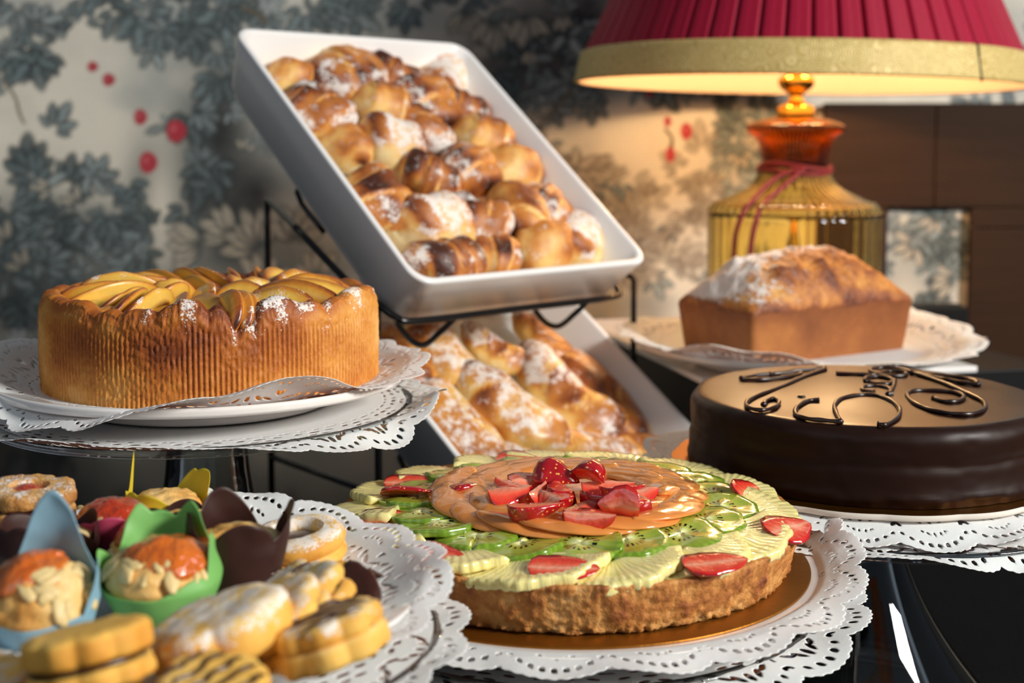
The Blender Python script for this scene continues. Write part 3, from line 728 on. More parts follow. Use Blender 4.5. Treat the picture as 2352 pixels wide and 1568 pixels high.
for px, w, am in [(335, .05, .42), (430, .085, .62), (540, .035, .5), (570, .05, .72), (640, .10, .66), (700, .08, .6), (825, .10, .62), (865, .08, .4), (760, .08, .3)]:
    g = np.exp(-(adiff(th, ang_at(px))/w)**2)[None, :]*am
    sug = np.maximum(sug, g*sm(KK, .86, .97)*(1-sm(KK, 2.0, 2.25)))
    sug = np.maximum(sug, g*.62*sm(KK, .62, .95)*(KK < 1.2))
sug = np.maximum(sug, (KK >= 2)*.16)
m1 = ns+1+len(lip)//2
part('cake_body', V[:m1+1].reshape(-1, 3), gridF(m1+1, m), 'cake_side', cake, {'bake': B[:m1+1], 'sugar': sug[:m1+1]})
part('cake_crown', V[m1:].reshape(-1, 3), gridF(len(V)-m1, m), 'cake_top', cake, {'bake': B[m1:], 'sugar': sug[m1:]})
def crescent(L, w, h, bend, seed=0, nu=26, nv=14, sharp=1.0):
    """apple or melon slice: a bent wedge, fat side up"""
    V = []; A = []; S_ = []
    for i in range(nu):
        s = -1+2*i/(nu-1); e = math.sqrt(max(1-abs(s)**2.4, .0004))
        cx = s*L/2; cy = bend*(1-s*s)
        for j in range(nv):
            a = 2*PI*j/nv; ca, sa = math.cos(a), math.sin(a)
            y = cy+w*.5*e*ca*(1.0-.35*sa); z = h*.5*sa*(e**.6)
            V.append((cx, y, z)); A.append(abs(s)**3*.5+max(0, ca)*.55*abs(ca)**2+.12*max(0, sa)); S_.append(0)
    V = np.array(V); V += ((fbm(V+seed, 120, seed, 2)-.5)*.0012)[:, None]
    F = gridF(nu, nv).tolist()+[list(range(nv))[::-1], [(nu-1)*nv+j for j in range(nv)]]
    return V, F, np.array(A)
proto = []
for k in range(5):
    V, F, A = crescent(.060+.004*k, .020, .0075, .007, k)
    o = part('apple_slice', V, F, 'apple', cake, {'bake': A*.95+.10+.10*(k % 2), 'sugar': A*0+(.25 if k == 2 else 0)}); proto.append(o)
used = set()
def put_copy(src, parent, loc, rot, scale=(1, 1, 1)):
    if src.name in used:
        o = src.copy(); C.objects.link(o)
    else: o = src; used.add(src.name)
    o.parent = parent; o.location = loc; o.rotation_euler = rot; o.scale = scale; return o
S = random.Random(11)
n = 25
for k in range(n):
    a = 2*PI*k/n+S.uniform(-.05, .05); r = .070
    if -1.3 < adiff(a, 0) < -.5 and k % 4 == 1: continue
    r = .070+S.uniform(-.004, .004)
    front = max(0, math.cos(adiff(a, -PI/2)))
    tilt = 1.05+S.uniform(-.15, .15)
    Rr = Matrix.Rotation(a+.38+S.uniform(-.22, .22), 3, 'Z') @ Matrix.Rotation(S.uniform(-.08, .12), 3, 'Y') @ Matrix.Rotation(tilt, 3, 'X')
    put_copy(proto[k % 5], cake, (r*math.cos(a), r*math.sin(a), HA-.0035-.0030*front+S.uniform(-.002, .0015)), Rr.to_euler(), (S.uniform(.9, 1.1), 1, 1))
for k in range(7):
    a = 2*PI*k/7+.2; r = .032
    Rr = Matrix.Rotation(a+.5, 3, 'Z') @ Matrix.Rotation(1.0, 3, 'X')
    put_copy(proto[(k+2) % 5], cake, (r*math.cos(a), r*math.sin(a), HA-.003), Rr.to_euler(), (.6, .85, 1))
# two upright pieces poking out of the notch at the front
for px, dz, s in [(535, .002, .62), (575, 0, .55), (560, .001, .6)]:
    a = ang_at(px); Rr = Matrix.Rotation(a+.1, 3, 'Z') @ Matrix.Rotation(.45, 3, 'Y') @ Matrix.Rotation(1.2, 3, 'X')
    put_copy(proto[S.randint(0, 4)], cake, (.098*math.cos(a), .098*math.sin(a), HA-.006+dz), Rr.to_euler(), (s, .9, 1.2))

# ------------------------------------------------------------------ CHOCOLATE CAKE and its stack
DC = .97
cc = W(1987, 900, DC); zcb = ZC-.2395
cc = Vector((cc.x, DC, zcb)); RC, HC = .1305, .0545
sc_ = cc+Vector((0, 0, -.0045))
stand('clear glass stand with a wide flaring foot carrying the chocolate cake', (sc_.x, sc_.y, zcb-.0185), .165, 0, .024, .092)
doily('lace paper doily lying on the glass stand under the chocolate cake', (sc_.x, sc_.y, zcb-.0182), .186,
      lambda r, t: .0006+curl(t, r, .165, .186, [(-75, 10, -.010), (-100, 25, .001), (-60, 6, -.004)])+wavy(t, r, .165, .186, 10, .001), 22, LACE_B, .2)
doily('upper lace paper doily hanging from the scalloped card of the chocolate cake', (sc_.x, sc_.y, zcb-.0046), .168,
      lambda r, t: -.0004+curl(t, r, .135, .168, [(-84, 24, -.010), (-105, 14, -.004), (-40, 14, -.006), (175, 22, .008), (150, 20, .006)])+wavy(t, r, .146, .168, 14, .0012), 20, LACE_A, .12)
o = thing('cake_card', 'scalloped gold card with a pale rim under the chocolate cake', 'cake board', (cc.x, cc.y, zcb-.004))
def scal(th): return 1+.012*np.abs(np.sin(th*9))-.006
V, F = lathe([(.001, 0), (.1435, 0), (.1440, .0012), (.1440, .0036), (.1435, .004)], 270, scal)
part('card_edge', V, F, plain('pale_card', '#d9d2c6', .7), o)
V, F = lathe([(.1434, .0040), (.12, .0042), (.001, .0042)], 270, scal); part('gold_face', V, F, 'gold_board', o)
cake = thing('chocolate_cake', 'round chocolate cake with glossy dark glaze and piped scrolls', 'cake', cc)
m = 360; th = np.arange(m)*2*PI/m
pr = []
for k in range(24): z = .0006+(HC-.012)*k/23; pr.append((RC, z, 1))
for k in range(1, 13):
    a = k/12*PI/2; pr.append((RC-.010+.010*math.cos(a), HC-.0115+.0105*math.sin(a), 1-k/12))
for k in range(1, 26): r = (RC-.010)*(1-k/25)+.0005; pr.append((r, HC-.001+.001*sm(np.array(k/25), 0, 1), 0))
V = []; SA = []
for i, (r, z, s) in enumerate(pr):
    P = np.stack([np.cos(th)*3, np.sin(th)*3, 0*th+z*40], -1)
    dr = (.0045*(fbm(P, 1.2, 5, 3)-.5)-.0016*math.exp(-((z-HC*.52)/.0035)**2)+.0016*math.exp(-((z-.006)/.004)**2))*(1 if s > .3 else s*3)
    if z < .008: dr = dr+.0022*(fbm(P, 6, 2, 3)-.5)
    q = np.stack([r*np.cos(th)*12, r*np.sin(th)*12, 0*th], -1)
    zz2 = z+(.0011*(fbm(q, 1.3, 7, 2)-.5) if s < .5 else 0)
    V.append(np.stack([(r+dr)*np.cos(th), (r+dr)*np.sin(th), zz2+0*th], -1)); SA.append(np.full(m, s))
part('glazed_body', np.array(V).reshape(-1, 3), gridF(len(pr), m), 'choc', cake, {'side': np.array(SA)})
scr = [[(1090, 75), (960, 120), (800, 190), (640, 250), (590, 290), (610, 320), (690, 335), (770, 315), (798, 285), (770, 262), (720, 272), (700, 300)],
       [(1050, 270), (980, 275), (915, 310), (905, 360), (960, 395), (1060, 412), (1185, 412)],
       [(1185, 412), (1165, 360), (1150, 305), (1190, 262), (1300, 240), (1400, 240), (1500, 270), (1560, 320), (1555, 370), (1480, 425), (1440, 458)],
       [(1780, 258), (1850, 280), (1940, 276), (1970, 245), (1900, 220), (1750, 210), (1640, 215), (1612, 240), (1650, 285), (1760, 332), (1900, 358), (2030, 357), (2100, 322), (2095, 280), (2000, 230), (1850, 165), (1700, 112), (1640, 98)],
       [(2060, 172), (1990, 165), (1900, 150), (1800, 130), (1740, 112), (1850, 118), (1960, 130), (2040, 150), (2062, 170)],
       [(1160, 102), (1300, 106), (1400, 110), (1500, 88), (1600, 98), (1590, 115), (1500, 118), (1420, 104), (1375, 80), (1450, 66), (1560, 72), (1640, 95)],
       [(1350, 152), (1345, 132), (1430, 122), (1515, 140), (1500, 166), (1430, 168), (1370, 156)],
       [(1400, 222), (1330, 208), (1340, 186), (1420, 182), (1500, 200), (1505, 235)],
       [(1530, 150), (1522, 190), (1490, 235)],
       [(560, 134), (640, 116), (790, 102), (920, 96), (930, 108), (820, 128), (680, 142), (565, 140)],
       [(740, 108), (860, 88), (1000, 76), (1090, 66)]]
for pl in scr:
    pts = []
    for x, y in pl:
        w = onz(1500+.3622*x, 820+.3622*y, zcb+HC+.0006); v = w-cc; rr = math.hypot(v.x, v.y)
        if rr > RC-.008: v.x *= (RC-.008)/rr; v.y *= (RC-.008)/rr
        pts.append(v)
    P = smooth_line(pts, 8); nP = len(P)
    tp = [.75+.35*math.sin(i*.7) *.25+(.35 if i in (0, nP-1) else 0) for i in range(nP)]
    part('chocolate_scroll', *tube(P, .0021, 10, taper=tp), 'choc_scroll', cake)
v = onz(1500+.3622*940, 820+.3622*250, zcb+HC)-cc
part('chocolate_drop', *blob(.003, .003, .0015, 3, .1), 'choc_scroll', cake, loc=v)

# ------------------------------------------------------------------ LOAF CAKE
yl = math.radians(32)
q0 = W(1727, 797, 1.12*SB); zl = z_board+.0145
lw, ll = .106*SB, .206*SB
lc = Vector((q0.x, q0.y, 0))+Matrix.Rotation(yl, 3, 'Z') @ Vector((ll/2, lw/2, 0)); lc.z = zl
plate('round white plate under the sugar-dusted loaf cake', (lc.x+.002, lc.y, zl-.0008), .176, .014)
doily('lace paper doily under the loaf cake, edge curling up at the back', (lc.x+.002, lc.y, zl-.0004), .196,
      lambda r, t: ptop(r, .176, .014)*sm(r, .12, .14)+curl(t, r, .135, .196, [(-110, 12, .012), (-128, 10, .013), (-82, 14, .002), (-150, 20, .004), (20, 22, .012), (45, 16, .014), (180, 22, .006), (150, 18, .007), (-20, 12, .006)])+.0004+wavy(t, r, .17, .196, 13, .0012), 22, LACE_A, .3, k=1.1, step=.002)
loaf = thing('loaf_cake', 'golden loaf cake with a cracked sugar-dusted dome', 'cake', lc, (0, 0, yl))
def ringpts(hw, hl, r, n=220):
    p = rrect(hw, hl, max(r, .0005), 10); p = np.vstack([p, p[:1]]); d = np.r_[0, np.cumsum(np.linalg.norm(np.diff(p, axis=0), axis=1))]
    s = np.linspace(0, d[-1], n, endpoint=False); return np.column_stack([np.interp(s, d, p[:, 0]), np.interp(s, d, p[:, 1])])
he = .053; dome = .056
rowsV = []; BK = []
for k in range(14):
    z = he*k/13; t_ = k/13; q = ringpts(ll/2-.006*(1-t_)-.001, lw/2-.006*(1-t_)-.001, .006)
    P = np.column_stack([q, np.full(len(q), z)]); P[:, :2] *= (1+.006*(fbm(P, 60, 3, 2)-.5))[:, None]
    rowsV.append(P); BK.append(.50+.35*(fbm(P, 30, 7, 3)-.5)+.14*t_**3)
n_side = len(rowsV)
for k in range(1, 50):
    s = 1-k/50; q = ringpts(ll/2*s+.001*(k < 3), lw/2*s+.001*(k < 3), .010+.02*(1-s)*s)
    x = q[:, 0]/(ll/2); y = q[:, 1]/(lw/2)
    g = (np.clip(1-np.abs(x)**3.2, 0, 1)**.72)*(np.clip(1-np.abs(y)**2.3, 0, 1)**.62)
    P = np.column_stack([q, he+.001+dome*g])
    n1 = fbm(P, 26, 5, 4); n2 = fbm(P, 80, 9, 3)
    crack = sm(1-np.abs(y+.35*(fbm(P, 12, 2, 2)-.5))/.3, 0, 1)*sm(1-np.abs(x)/.85, 0, .4)
    P[:, 2] += (n1-.5)*.020*sm(g, .05, .5)+(n2-.5)*.011*sm(g, .2, .6)-.006*crack*sm(n1, .50, .54)*sm(n2, .4, .6)
    rowsV.append(P); BK.append(.42+1.3*(n1-.5)+.6*(n2-.5)+.25*(1-sm(g, 0, .3)))
Vt = np.array(rowsV); Bt = np.array(BK)
part('loaf_crust', Vt[:n_side].reshape(-1, 3), gridF(n_side, 220), 'loaf_side', loaf, {'bake': Bt[:n_side], 'sugar': Bt[:n_side]*0})
tp = Vt[n_side-1:]; x = tp[..., 0]/(ll/2); y = tp[..., 1]/(lw/2)
sg = .72*sm(y, -.6, .1)*(1-.35*sm(x, -.1, .9))+.5*(1-sm(x, -.9, -.1)); sg = sg*sm(tp[..., 2]-he, .002, .018)
part('domed_top', tp.reshape(-1, 3), gridF(len(tp), 220), 'loaf_top', loaf, {'bake': Bt[n_side-1:], 'sugar': sg})
# ------------------------------------------------------------------ FRUIT TART and its stack
DTt = .80
tx = W(1302, 1300, DTt).x; zt = ZC-.2575
tc = Vector((tx, DTt, zt))
stand('clear glass stand carrying the fruit tart, almost hidden by doilies', (tx, DTt, zt-.0215), .15, 0, .024, .08)
doily('lowest lace paper doily under the fruit tart, drooping at the front right', (tx, DTt, zt-.0212), .186,
      lambda r, t: .0006+curl(t, r, .150, .186, [(-60, 20, -.004), (-20, 18, .004), (-100, 20, -.002)])+wavy(t, r, .15, .186, 11, .0016), 20, LACE_B, .2, k=1.12)
plate('round white plate under the gold card of the fruit tart', (tx, DTt, zt-.0055), .166, .006)
doily('lace paper doily framing the gold card of the fruit tart', (tx, DTt, zt-.0026), .184,
      lambda r, t: (ptop(r, .166, .006)-.0022)*sm(r, .150, .158)*1.1+curl(t, r, .152, .184, [(8, 18, .011), (35, 14, .012), (-15, 12, .004), (-70, 30, -.004), (-110, 20, -.003), (60, 12, .006), (180, 30, .004)])+.0001+wavy(t, r, .155, .184, 12, .0013), 20, LACE_A, .55, k=1.12)
def bmat():
    T = NT('gold_card_face'); mp = T.n('Mapping', {'Vector': T.coord(), 'Scale': (1, 9, 1)}); n = T.noise(120, 4, mp.outputs[0])
    T.bsdf(Base_Color=T.mix(n, lin('#8a5216'), lin('#b3752a')), Roughness=.38, Metallic=.85, Normal=T.bump(n, .5, .0006)); return T.m
M['gold_face'] = bmat()
V, F = lathe([(.001, 0), (.1492, 0), (.1495, .0006), (.1495, .0016), (.149, .0020), (.001, .0020)], 160)
o = part('gold_card', V, F, 'gold_face'); o.location = (tx, DTt, zt-.0021); tag(o, 'round gold cardboard disc directly under the fruit tart', 'cake board')
tart = thing('fruit_tart', 'round fruit tart topped with kiwi, melon, pineapple and strawberries', 'tart', tc)
# crust: outer wall with a fine flute, top lip, inside
m = 900; th = np.arange(m)*2*PI/m
Rb, Rt_, Ht = .1345, .1425, .0285
pr = [(Rb-.002, .0003), (Rb, .0012)]+[(Rb+(Rt_-Rb)*k**.8, .0012+(Ht-.0012)*k) for k in np.linspace(.06, 1, 22)]+[(Rt_-.0012, Ht+.0009), (Rt_-.004, Ht+.0006), (Rt_-.0065, Ht-.001), (Rt_-.009, Ht-.0035), (Rt_-.013, Ht-.005), (.001, Ht-.005)]
V = []; BK = []
for i, (r, z) in enumerate(pr):
    P = np.stack([np.cos(th)*10, np.sin(th)*10, 0*th+z*80], -1)
    n1 = fbm(P, 1.2, 5, 3); n2 = fbm(P, 4.5, 8, 3)
    k = z/Ht if i < 24 else 1
    fl = .0006*np.abs(np.sin(th*95))*sm(np.array(k), .55, .9)*(1 if i < 28 else 0)
    dr = (n1-.5)*.0036+(n2-.5)*.0034*(1-.3*k)+fl
    if i < 3: dr = dr+(n2-.5)*.004
    if r < .05: dr = 0*dr
    dz = (n1-.5)*.0016*(i > 12)*(i < 30)
    V.append(np.stack([(r+dr)*np.cos(th), (r+dr)*np.sin(th), z+dz], -1)); BK.append(.45+.8*(n1-.5)+.5*(n2-.5)+.12*(1-abs(2*k-1))+.06*(k > .9))
part('tart_crust', np.array(V).reshape(-1, 3), gridF(len(pr), m), 'tart_crust', tart, {'bake': np.array(BK), 'sugar': np.array(BK)*0})
M['custard'] = plain('glazed_custard', '#e9b948', .2, Coat_Weight=.6, Subsurface_Weight=.2, Subsurface_Scale=.01)
V, F = lathe([(.001, Ht-.0030), (.06, Ht-.0028), (.11, Ht-.0030), (Rt_-.010, Ht-.0034), (Rt_-.008, Ht-.0045)], 140); part('custard_filling', V, F, 'custard', tart)

# fruit materials
def kiwi_mat():
    T = NT('kiwi_flesh'); sp = T.n('SeparateXYZ', {0: T.coord()}); x, y = sp.outputs[0], sp.outputs[1]
    r = T.math('DIVIDE', T.math('SQRT', T.math('ADD', T.math('MULTIPLY', x, x), T.math('MULTIPLY', y, y))), .024)
    ang = T.math('ARCTAN2', y, x); n = T.noise(160, 3)
    rr = T.math('ADD', r, T.math('MULTIPLY', T.math('SUBTRACT', n, .5), .16))
    ray_ = T.math('MULTIPLY', T.math('SINE', T.math('MULTIPLY', ang, 30)), .05)
    col = T.ramp(T.math('ADD', rr, ray_), [(0, '#eef0bc'), (.17, '#e0e59a'), (.27, '#b8bf50'), (.6, '#a7b945'), (.88, '#92ad36'), (1, '#6d8f24')])
    fr = T.math('FRACT', T.math('MULTIPLY', ang, 19/(2*PI))); k = T.math('LESS_THAN', T.math('ABSOLUTE', T.math('SUBTRACT', fr, .5)), .24)
    k2 = T.math('LESS_THAN', T.math('ABSOLUTE', T.math('SUBTRACT', rr, .37)), .065)
    n2 = T.math('GREATER_THAN', T.noise(420, 1), .40)
    m_ = T.math('MULTIPLY', T.math('MULTIPLY', k, k2), n2)
    c = T.mix(m_, col, lin('#14110c'))
    T.bsdf(Base_Color=c, Roughness=.22, Coat_Weight=.8, Coat_Roughness=.06, Subsurface_Weight=.35, Subsurface_Radius=(.004, .006, .001), Subsurface_Scale=.6, Normal=T.bump(n, .25, .0008)); return T.m
M['kiwi'] = kiwi_mat()
def pine_mat():
    T = NT('pineapple_flesh'); mp = T.n('Mapping', {'Vector': T.coord(), 'Scale': (1, 7, 1)}); n = T.noise(90, 4, mp.outputs[0]); n2 = T.noise(30, 2)
    T.bsdf(Base_Color=T.mix(T.math('MULTIPLY', n2, n), T.mix(n, lin('#fbf3bf'), lin('#f6e696')), lin('#ead85e')), Roughness=.24, Coat_Weight=.7, Coat_Roughness=.08, Subsurface_Weight=.35, Subsurface_Radius=(.008, .007, .002), Subsurface_Scale=.6, Normal=T.bump(n, .5, .0012)); return T.m
M['pineapple'] = pine_mat()
def melon_mat():
    T = NT('melon_flesh'); n = T.noise(130, 3); n2 = T.noise(25, 2)
    T.bsdf(Base_Color=T.mix(n2, lin('#d67c30'), lin('#ea9e55')), Roughness=.2, Coat_Weight=.9, Coat_Roughness=.07, Subsurface_Weight=.4, Subsurface_Radius=(.01, .004, .001), Subsurface_Scale=.6, Normal=T.bump(n, .3, .0008)); return T.m
M['melon'] = melon_mat()
def straw_mat():
    T = NT('strawberry_flesh'); f = T.attr('rad'); n = T.noise(220, 3); n3 = T.noise(60, 2)
    g = T.math('ADD', f, T.math('MULTIPLY', T.math('SUBTRACT', n3, .5), .35))
    col = T.ramp(g, [(0, '#f6ae90'), (.16, '#f08263'), (.42, '#ea5238'), (.85, '#d42a20'), (1, '#a50d1a')])
    v = T.n('TexVoronoi', {'Scale': 330, 'Vector': T.coord()}).outputs[0]
    sd = T.math('MULTIPLY', T.math('LESS_THAN', v, .2), T.math('GREATER_THAN', f, .985))
    c = T.mix(sd, col, lin('#e8b054'))
    T.bsdf(Base_Color=c, Roughness=.18, Coat_Weight=1.0, Coat_Roughness=.05, Subsurface_Weight=.25, Subsurface_Radius=(.008, .002, .001), Subsurface_Scale=.5, Normal=T.bump(T.math('ADD', n, T.math('MULTIPLY', v, .8)), .35, .001)); return T.m
M['strawberry'] = straw_mat()
def fan(r0, r1, a0, a1, t, seed, nr=12, na=26, wave=.0012, tooth=0.0):
    """flat fruit slice: part of a ring, with thickness and soft edges"""
    V = []; prof = []
    rs = np.linspace(r0, r1, nr)
    loop = [(r, t) for r in rs]+[(r1+t*.12, t*.8), (r1+t*.15, t*.3), (r1+t*.08, .0002)]+[(r, 0) for r in rs[::-1]]+[(r0-.0004, t*.5)]
    for i in range(na):
        a = a0+(a1-a0)*i/(na-1); e = min(1, .25+min(i, na-1-i)*.5)
        for r, z in loop:
            w = 1+.03*math.sin(a*9+seed)-tooth*(.5+.5*math.sin(a*31+2*math.sin(a*7)))*(r/r1)**6
            V.append((r*w*math.cos(a), r*w*math.sin(a), (z-t/2)*e+tooth*.012*math.sin(a*47+seed)*(r/r1)+wave*math.sin(a*3+seed)+wave*.6*math.sin(r*260+seed*2)))
    V = np.array(V); V[:, 2] += (fbm(V*np.array([1, 1, .2])+seed, 140, seed, 2)-.5)*.0010; n = len(loop)
    F = gridF(na, n).tolist()+[list(range(n))[::-1], [(na-1)*n+j for j in range(n)]]
    return V, F
S = random.Random(23)
TZ = Ht+.0005
# pineapple slices round the rim, overlapping like tiles
pp = [part('pineapple_slice', *fan(.006, .036+.002*k, -1.45, 1.45, .0056, k, na=110, wave=.0007, tooth=.02), 'pineapple', tart) for k in range(4)]
angs = [-PI/2+2*PI*(k+.35)/15 for k in range(15)]
for k, a in enumerate(angs):
    a += S.uniform(-.05, .05); r = .1035+S.uniform(-.003, .002)
    Rr = Matrix.Rotation(a+S.uniform(-.2, .2), 3, 'Z') @ Matrix.Rotation(.13+S.uniform(-.03, .03), 3, 'X') @ Matrix.Rotation(.06, 3, 'Y')
    put_copy(pp[k % 4], tart, (r*math.cos(a), r*math.sin(a), TZ+.0022), Rr.to_euler(), (1.04, 1.1, 1))
# kiwi discs in a wreath
kp = []
for k in range(3):
    V, F = fan(.0006, .0235, 0, 2*PI*.9995, .0042, k, nr=8, na=40, wave=.0006); kp.append(part('kiwi_slice', V, F, 'kiwi', tart))
for k in range(19):
    a = -PI/2+2*PI*(k+.1)/19+S.uniform(-.04, .04); r = .0915+S.uniform(-.002, .003)
    Rr = Matrix.Rotation(a, 3, 'Z') @ Matrix.Rotation(.10+S.uniform(-.03, .03), 3, 'X') @ Matrix.Rotation(.05+S.uniform(-.03, .03), 3, 'Y') @ Matrix.Rotation(S.uniform(0, 6), 3, 'Z')
    put_copy(kp[k % 3], tart, (r*math.cos(a), r*math.sin(a), TZ+.0056+S.uniform(-.0005, .001)), Rr.to_euler())
# melon crescents spiralling inwards
mp_ = []
for k in range(4):
    V, F, A = crescent(.088+.004*k, .030, .0058, .017, k+3, nu=40, nv=16); mp_.append(part('melon_slice', V, F, 'melon', tart))
for ring_, (n, r, dz, sw) in enumerate([(14, .0550, .0122, .17), (10, .043, .0142, .2)]):
    for k in range(n):
        a = 2*PI*(k+.5*ring_)/n+S.uniform(-.05, .05)
        Rr = Matrix.Rotation(a+PI*1.5+sw, 3, 'Z') @ Matrix.Rotation(-.05+S.uniform(-.05, .05), 3, 'X') @ Matrix.Rotation(-.05, 3, 'Y')
        sc1 = .8 if ring_ else 1.0
        put_copy(mp_[(k+ring_) % 4], tart, (r*math.cos(a), r*math.sin(a), TZ+dz+S.uniform(-.0006, .0006)), Rr.to_euler(), (sc1*S.uniform(.92, 1.05), 1.0, 1.05))
# bed under the strawberry heart
V, F = lathe([(.07, TZ+.001), (.06, TZ+.007), (.048, TZ+.0115), (.03, TZ+.0130), (.001, TZ+.0135)], 60); part('melon_bed', V, F, 'melon', tart)
def berry(L, R, span, seed=0, nt=22, na=10):
    """lengthwise wedge of a strawberry: skin outside, cut faces to the core"""
    V = []; A = []
    for i in range(nt):
        s = i/(nt-1); rad = R*float(np.interp(s, [0, .04, .14, .34, .6, .85, .96, 1], [.05, .6, .88, 1, .82, .48, .24, .03]))*(1+.06*math.sin(seed*2+s*5))
        x = L*(s-.5)
        cols = []
        for q in (.02, .35, .7): cols.append((q, -span/2))
        for j in range(na): cols.append((1, -span/2+span*j/(na-1)))
        for q in (.7, .35): cols.append((q, span/2))
        for q, a in cols:
            V.append((x, q*rad*math.sin(a), q*rad*math.cos(a))); A.append(q)
    n = len(cols); V = np.array(V); V += ((fbm(V+seed, 150, seed, 2)-.5)*.0012)[:, None]
    return V, gridF(nt, n), np.array(A)
bp = []
for k, (L, R, sp) in enumerate([(.027, .0125, 1.6), (.024, .013, 1.9), (.022, .012, 2.4), (.030, .011, 1.4)]):
    V, F, A = berry(L, R, sp, k); bp.append(part('strawberry_piece', V, F, 'strawberry', tart, {'rad': A}))
for k, (px, py, rz, rx, q) in enumerate([(1168, 1160, .3, 3.23, 1), (1235, 1155, 1.2, 3.35, 0), (1228, 1192, .1, 2.27, 3), (1300, 1150, 1.9, 3.81, 1), (1330, 1186, .9, 2.61, 3), (1395, 1170, -.7, 1.90, 3), (1460, 1170, 2.2, 3.81, 1), (1470, 1150, .4, 3.42, 2),
                                        (1395, 1138, 0, 3.41, 3), (1345, 1135, 2.6, 0.50, 2), (1215, 1132, .6, 3.62, 2), (1430, 1140, .2, 2.27, 0), (1280, 1128, -.4, 0.80, 0), (1265, 1170, 2.0, 2.74, 2), (1355, 1210, -.2, 3.87, 0), (1180, 1140, 2.4, 3.58, 0), (1420, 1195, 2.8, 1.50, 2)]):
    low = TZ+.0125
    w = onz(px, py+4, zt+low)-tc
    Rr = Matrix.Rotation(rz, 3, 'Z') @ Matrix.Rotation(rx, 3, 'X')
    put_copy(bp[q], tart, (w.x, w.y, low+.0090+S.uniform(-.001, .003)), Rr.to_euler(), (1.12, 1.12, 1.12))
# sliced strawberries lying on the pineapple
sp_ = []
for k, (L, R) in enumerate([(.034, .0145), (.031, .0130), (.038, .0128)]):
    V, F, A = berry(L, R, PI, k+6); V[:, 2] *= .42; V[:, 2] -= .0; sp_.append(part('strawberry_slice', V, F, 'strawberry', tart, {'rad': A}))
for px, py, rz, flip, q, tilt, dz in [(893, 1188, .25, 1, 0, .15, .006), (948, 1107, .1, 1, 2, .25, .006), (942, 1135, -.05, 0, 2, -.5, .009), (1068, 1126, .75, 0, 1, -.4, .012), (1192, 1056, -.15, 1, 0, .25, .006), (1492, 1077, -.35, 1, 2, .1, .006),
                                  (1722, 1128, 1.1, 1, 1, .7, .008), (1815, 1210, .7, 1, 0, .3, .006), (1645, 1290, .35, 1, 2, .2, .006), (1295, 1303, -.05, 1, 2, .3, .006), (1003, 1274, -.25, 1, 1, .3, .006)]:
    w = onz(px, py, zt+TZ+dz)-tc
    Rr = Matrix.Rotation(rz, 3, 'Z') @ Matrix.Rotation((PI if flip else 0)+tilt, 3, 'X')
    put_copy(sp_[q], tart, (w.x, w.y, TZ+dz), Rr.to_euler())
# ------------------------------------------------------------------ ROLLS AND TURNOVERS IN THE TRAYS
def roll(L, R, seed, turns=3.2, bend=.012, flat=.85, nu=46, nv=32, skew=.7):
    s = np.linspace(-1, 1, nu)[:, None]; v = (np.arange(nv)*2*PI/nv)[None, :]
    e = np.sqrt(np.clip(1-np.abs(s)**2.7, .0006, 1))
    ph = (np.abs(s)*turns+.25*np.sin(v+seed)*skew+seed*.37); fr = ph % 1
    step = np.where(fr < .8, .35+.65*fr/.8, 1-(fr-.8)/.2*.65)
    up = np.sin(v)
    x = s*L/2; r = R*e*(.86+.17*step+.07*np.sin(2*v+seed*1.7)+.05*np.sin(s*4+seed+v))
    P0 = np.stack([x+0*v, r*np.cos(v), r*np.sin(v)], -1)
    r = r*(1+.42*(fbm(P0+seed, 30, seed, 3)-.5))
    X = x+.003*np.cos(v+seed); Y = r*np.cos(v)+bend*(1-s*s)*-1; Z = r*np.sin(v)*flat
    V = np.stack([X+0*v, Y+0*X, Z+0*X], -1)
    n1 = fbm(V+seed*2, 45, seed+5, 3)
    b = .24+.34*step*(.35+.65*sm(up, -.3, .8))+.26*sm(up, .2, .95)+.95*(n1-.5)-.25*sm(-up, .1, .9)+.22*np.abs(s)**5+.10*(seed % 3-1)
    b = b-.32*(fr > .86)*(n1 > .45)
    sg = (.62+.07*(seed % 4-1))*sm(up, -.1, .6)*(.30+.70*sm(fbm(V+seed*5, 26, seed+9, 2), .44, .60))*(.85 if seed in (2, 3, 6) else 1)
    F = gridF(nu, nv).tolist()+[list(range(nv))[::-1], [(nu-1)*nv+j for j in range(nv)]]
    return V.reshape(-1, 3), F, b.ravel(), sg.ravel()
def roll_me(name, mat, *a, **k):
    V, F, b, sg = roll(*a, **k); return V, F, {'bake': b, 'sugar': sg}
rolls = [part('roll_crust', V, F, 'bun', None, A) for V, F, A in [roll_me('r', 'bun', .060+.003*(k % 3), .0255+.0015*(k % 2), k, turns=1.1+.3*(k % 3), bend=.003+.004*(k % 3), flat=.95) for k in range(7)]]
roll_meshes = [o.data for o in rolls]
for o in rolls: bpy.data.objects.remove(o)
def pastry(name, me, label, cat, loc, R, sc=(1, 1, 1), group=None):
    o = bpy.data.objects.new(name, me); C.objects.link(o)
    o.matrix_world = Matrix.Translation(loc) @ R.to_4x4() @ Matrix.Diagonal((sc[0], sc[1], sc[2], 1))
    return tag(o, label, cat, group)
ctr, RT = TRAYS['top']
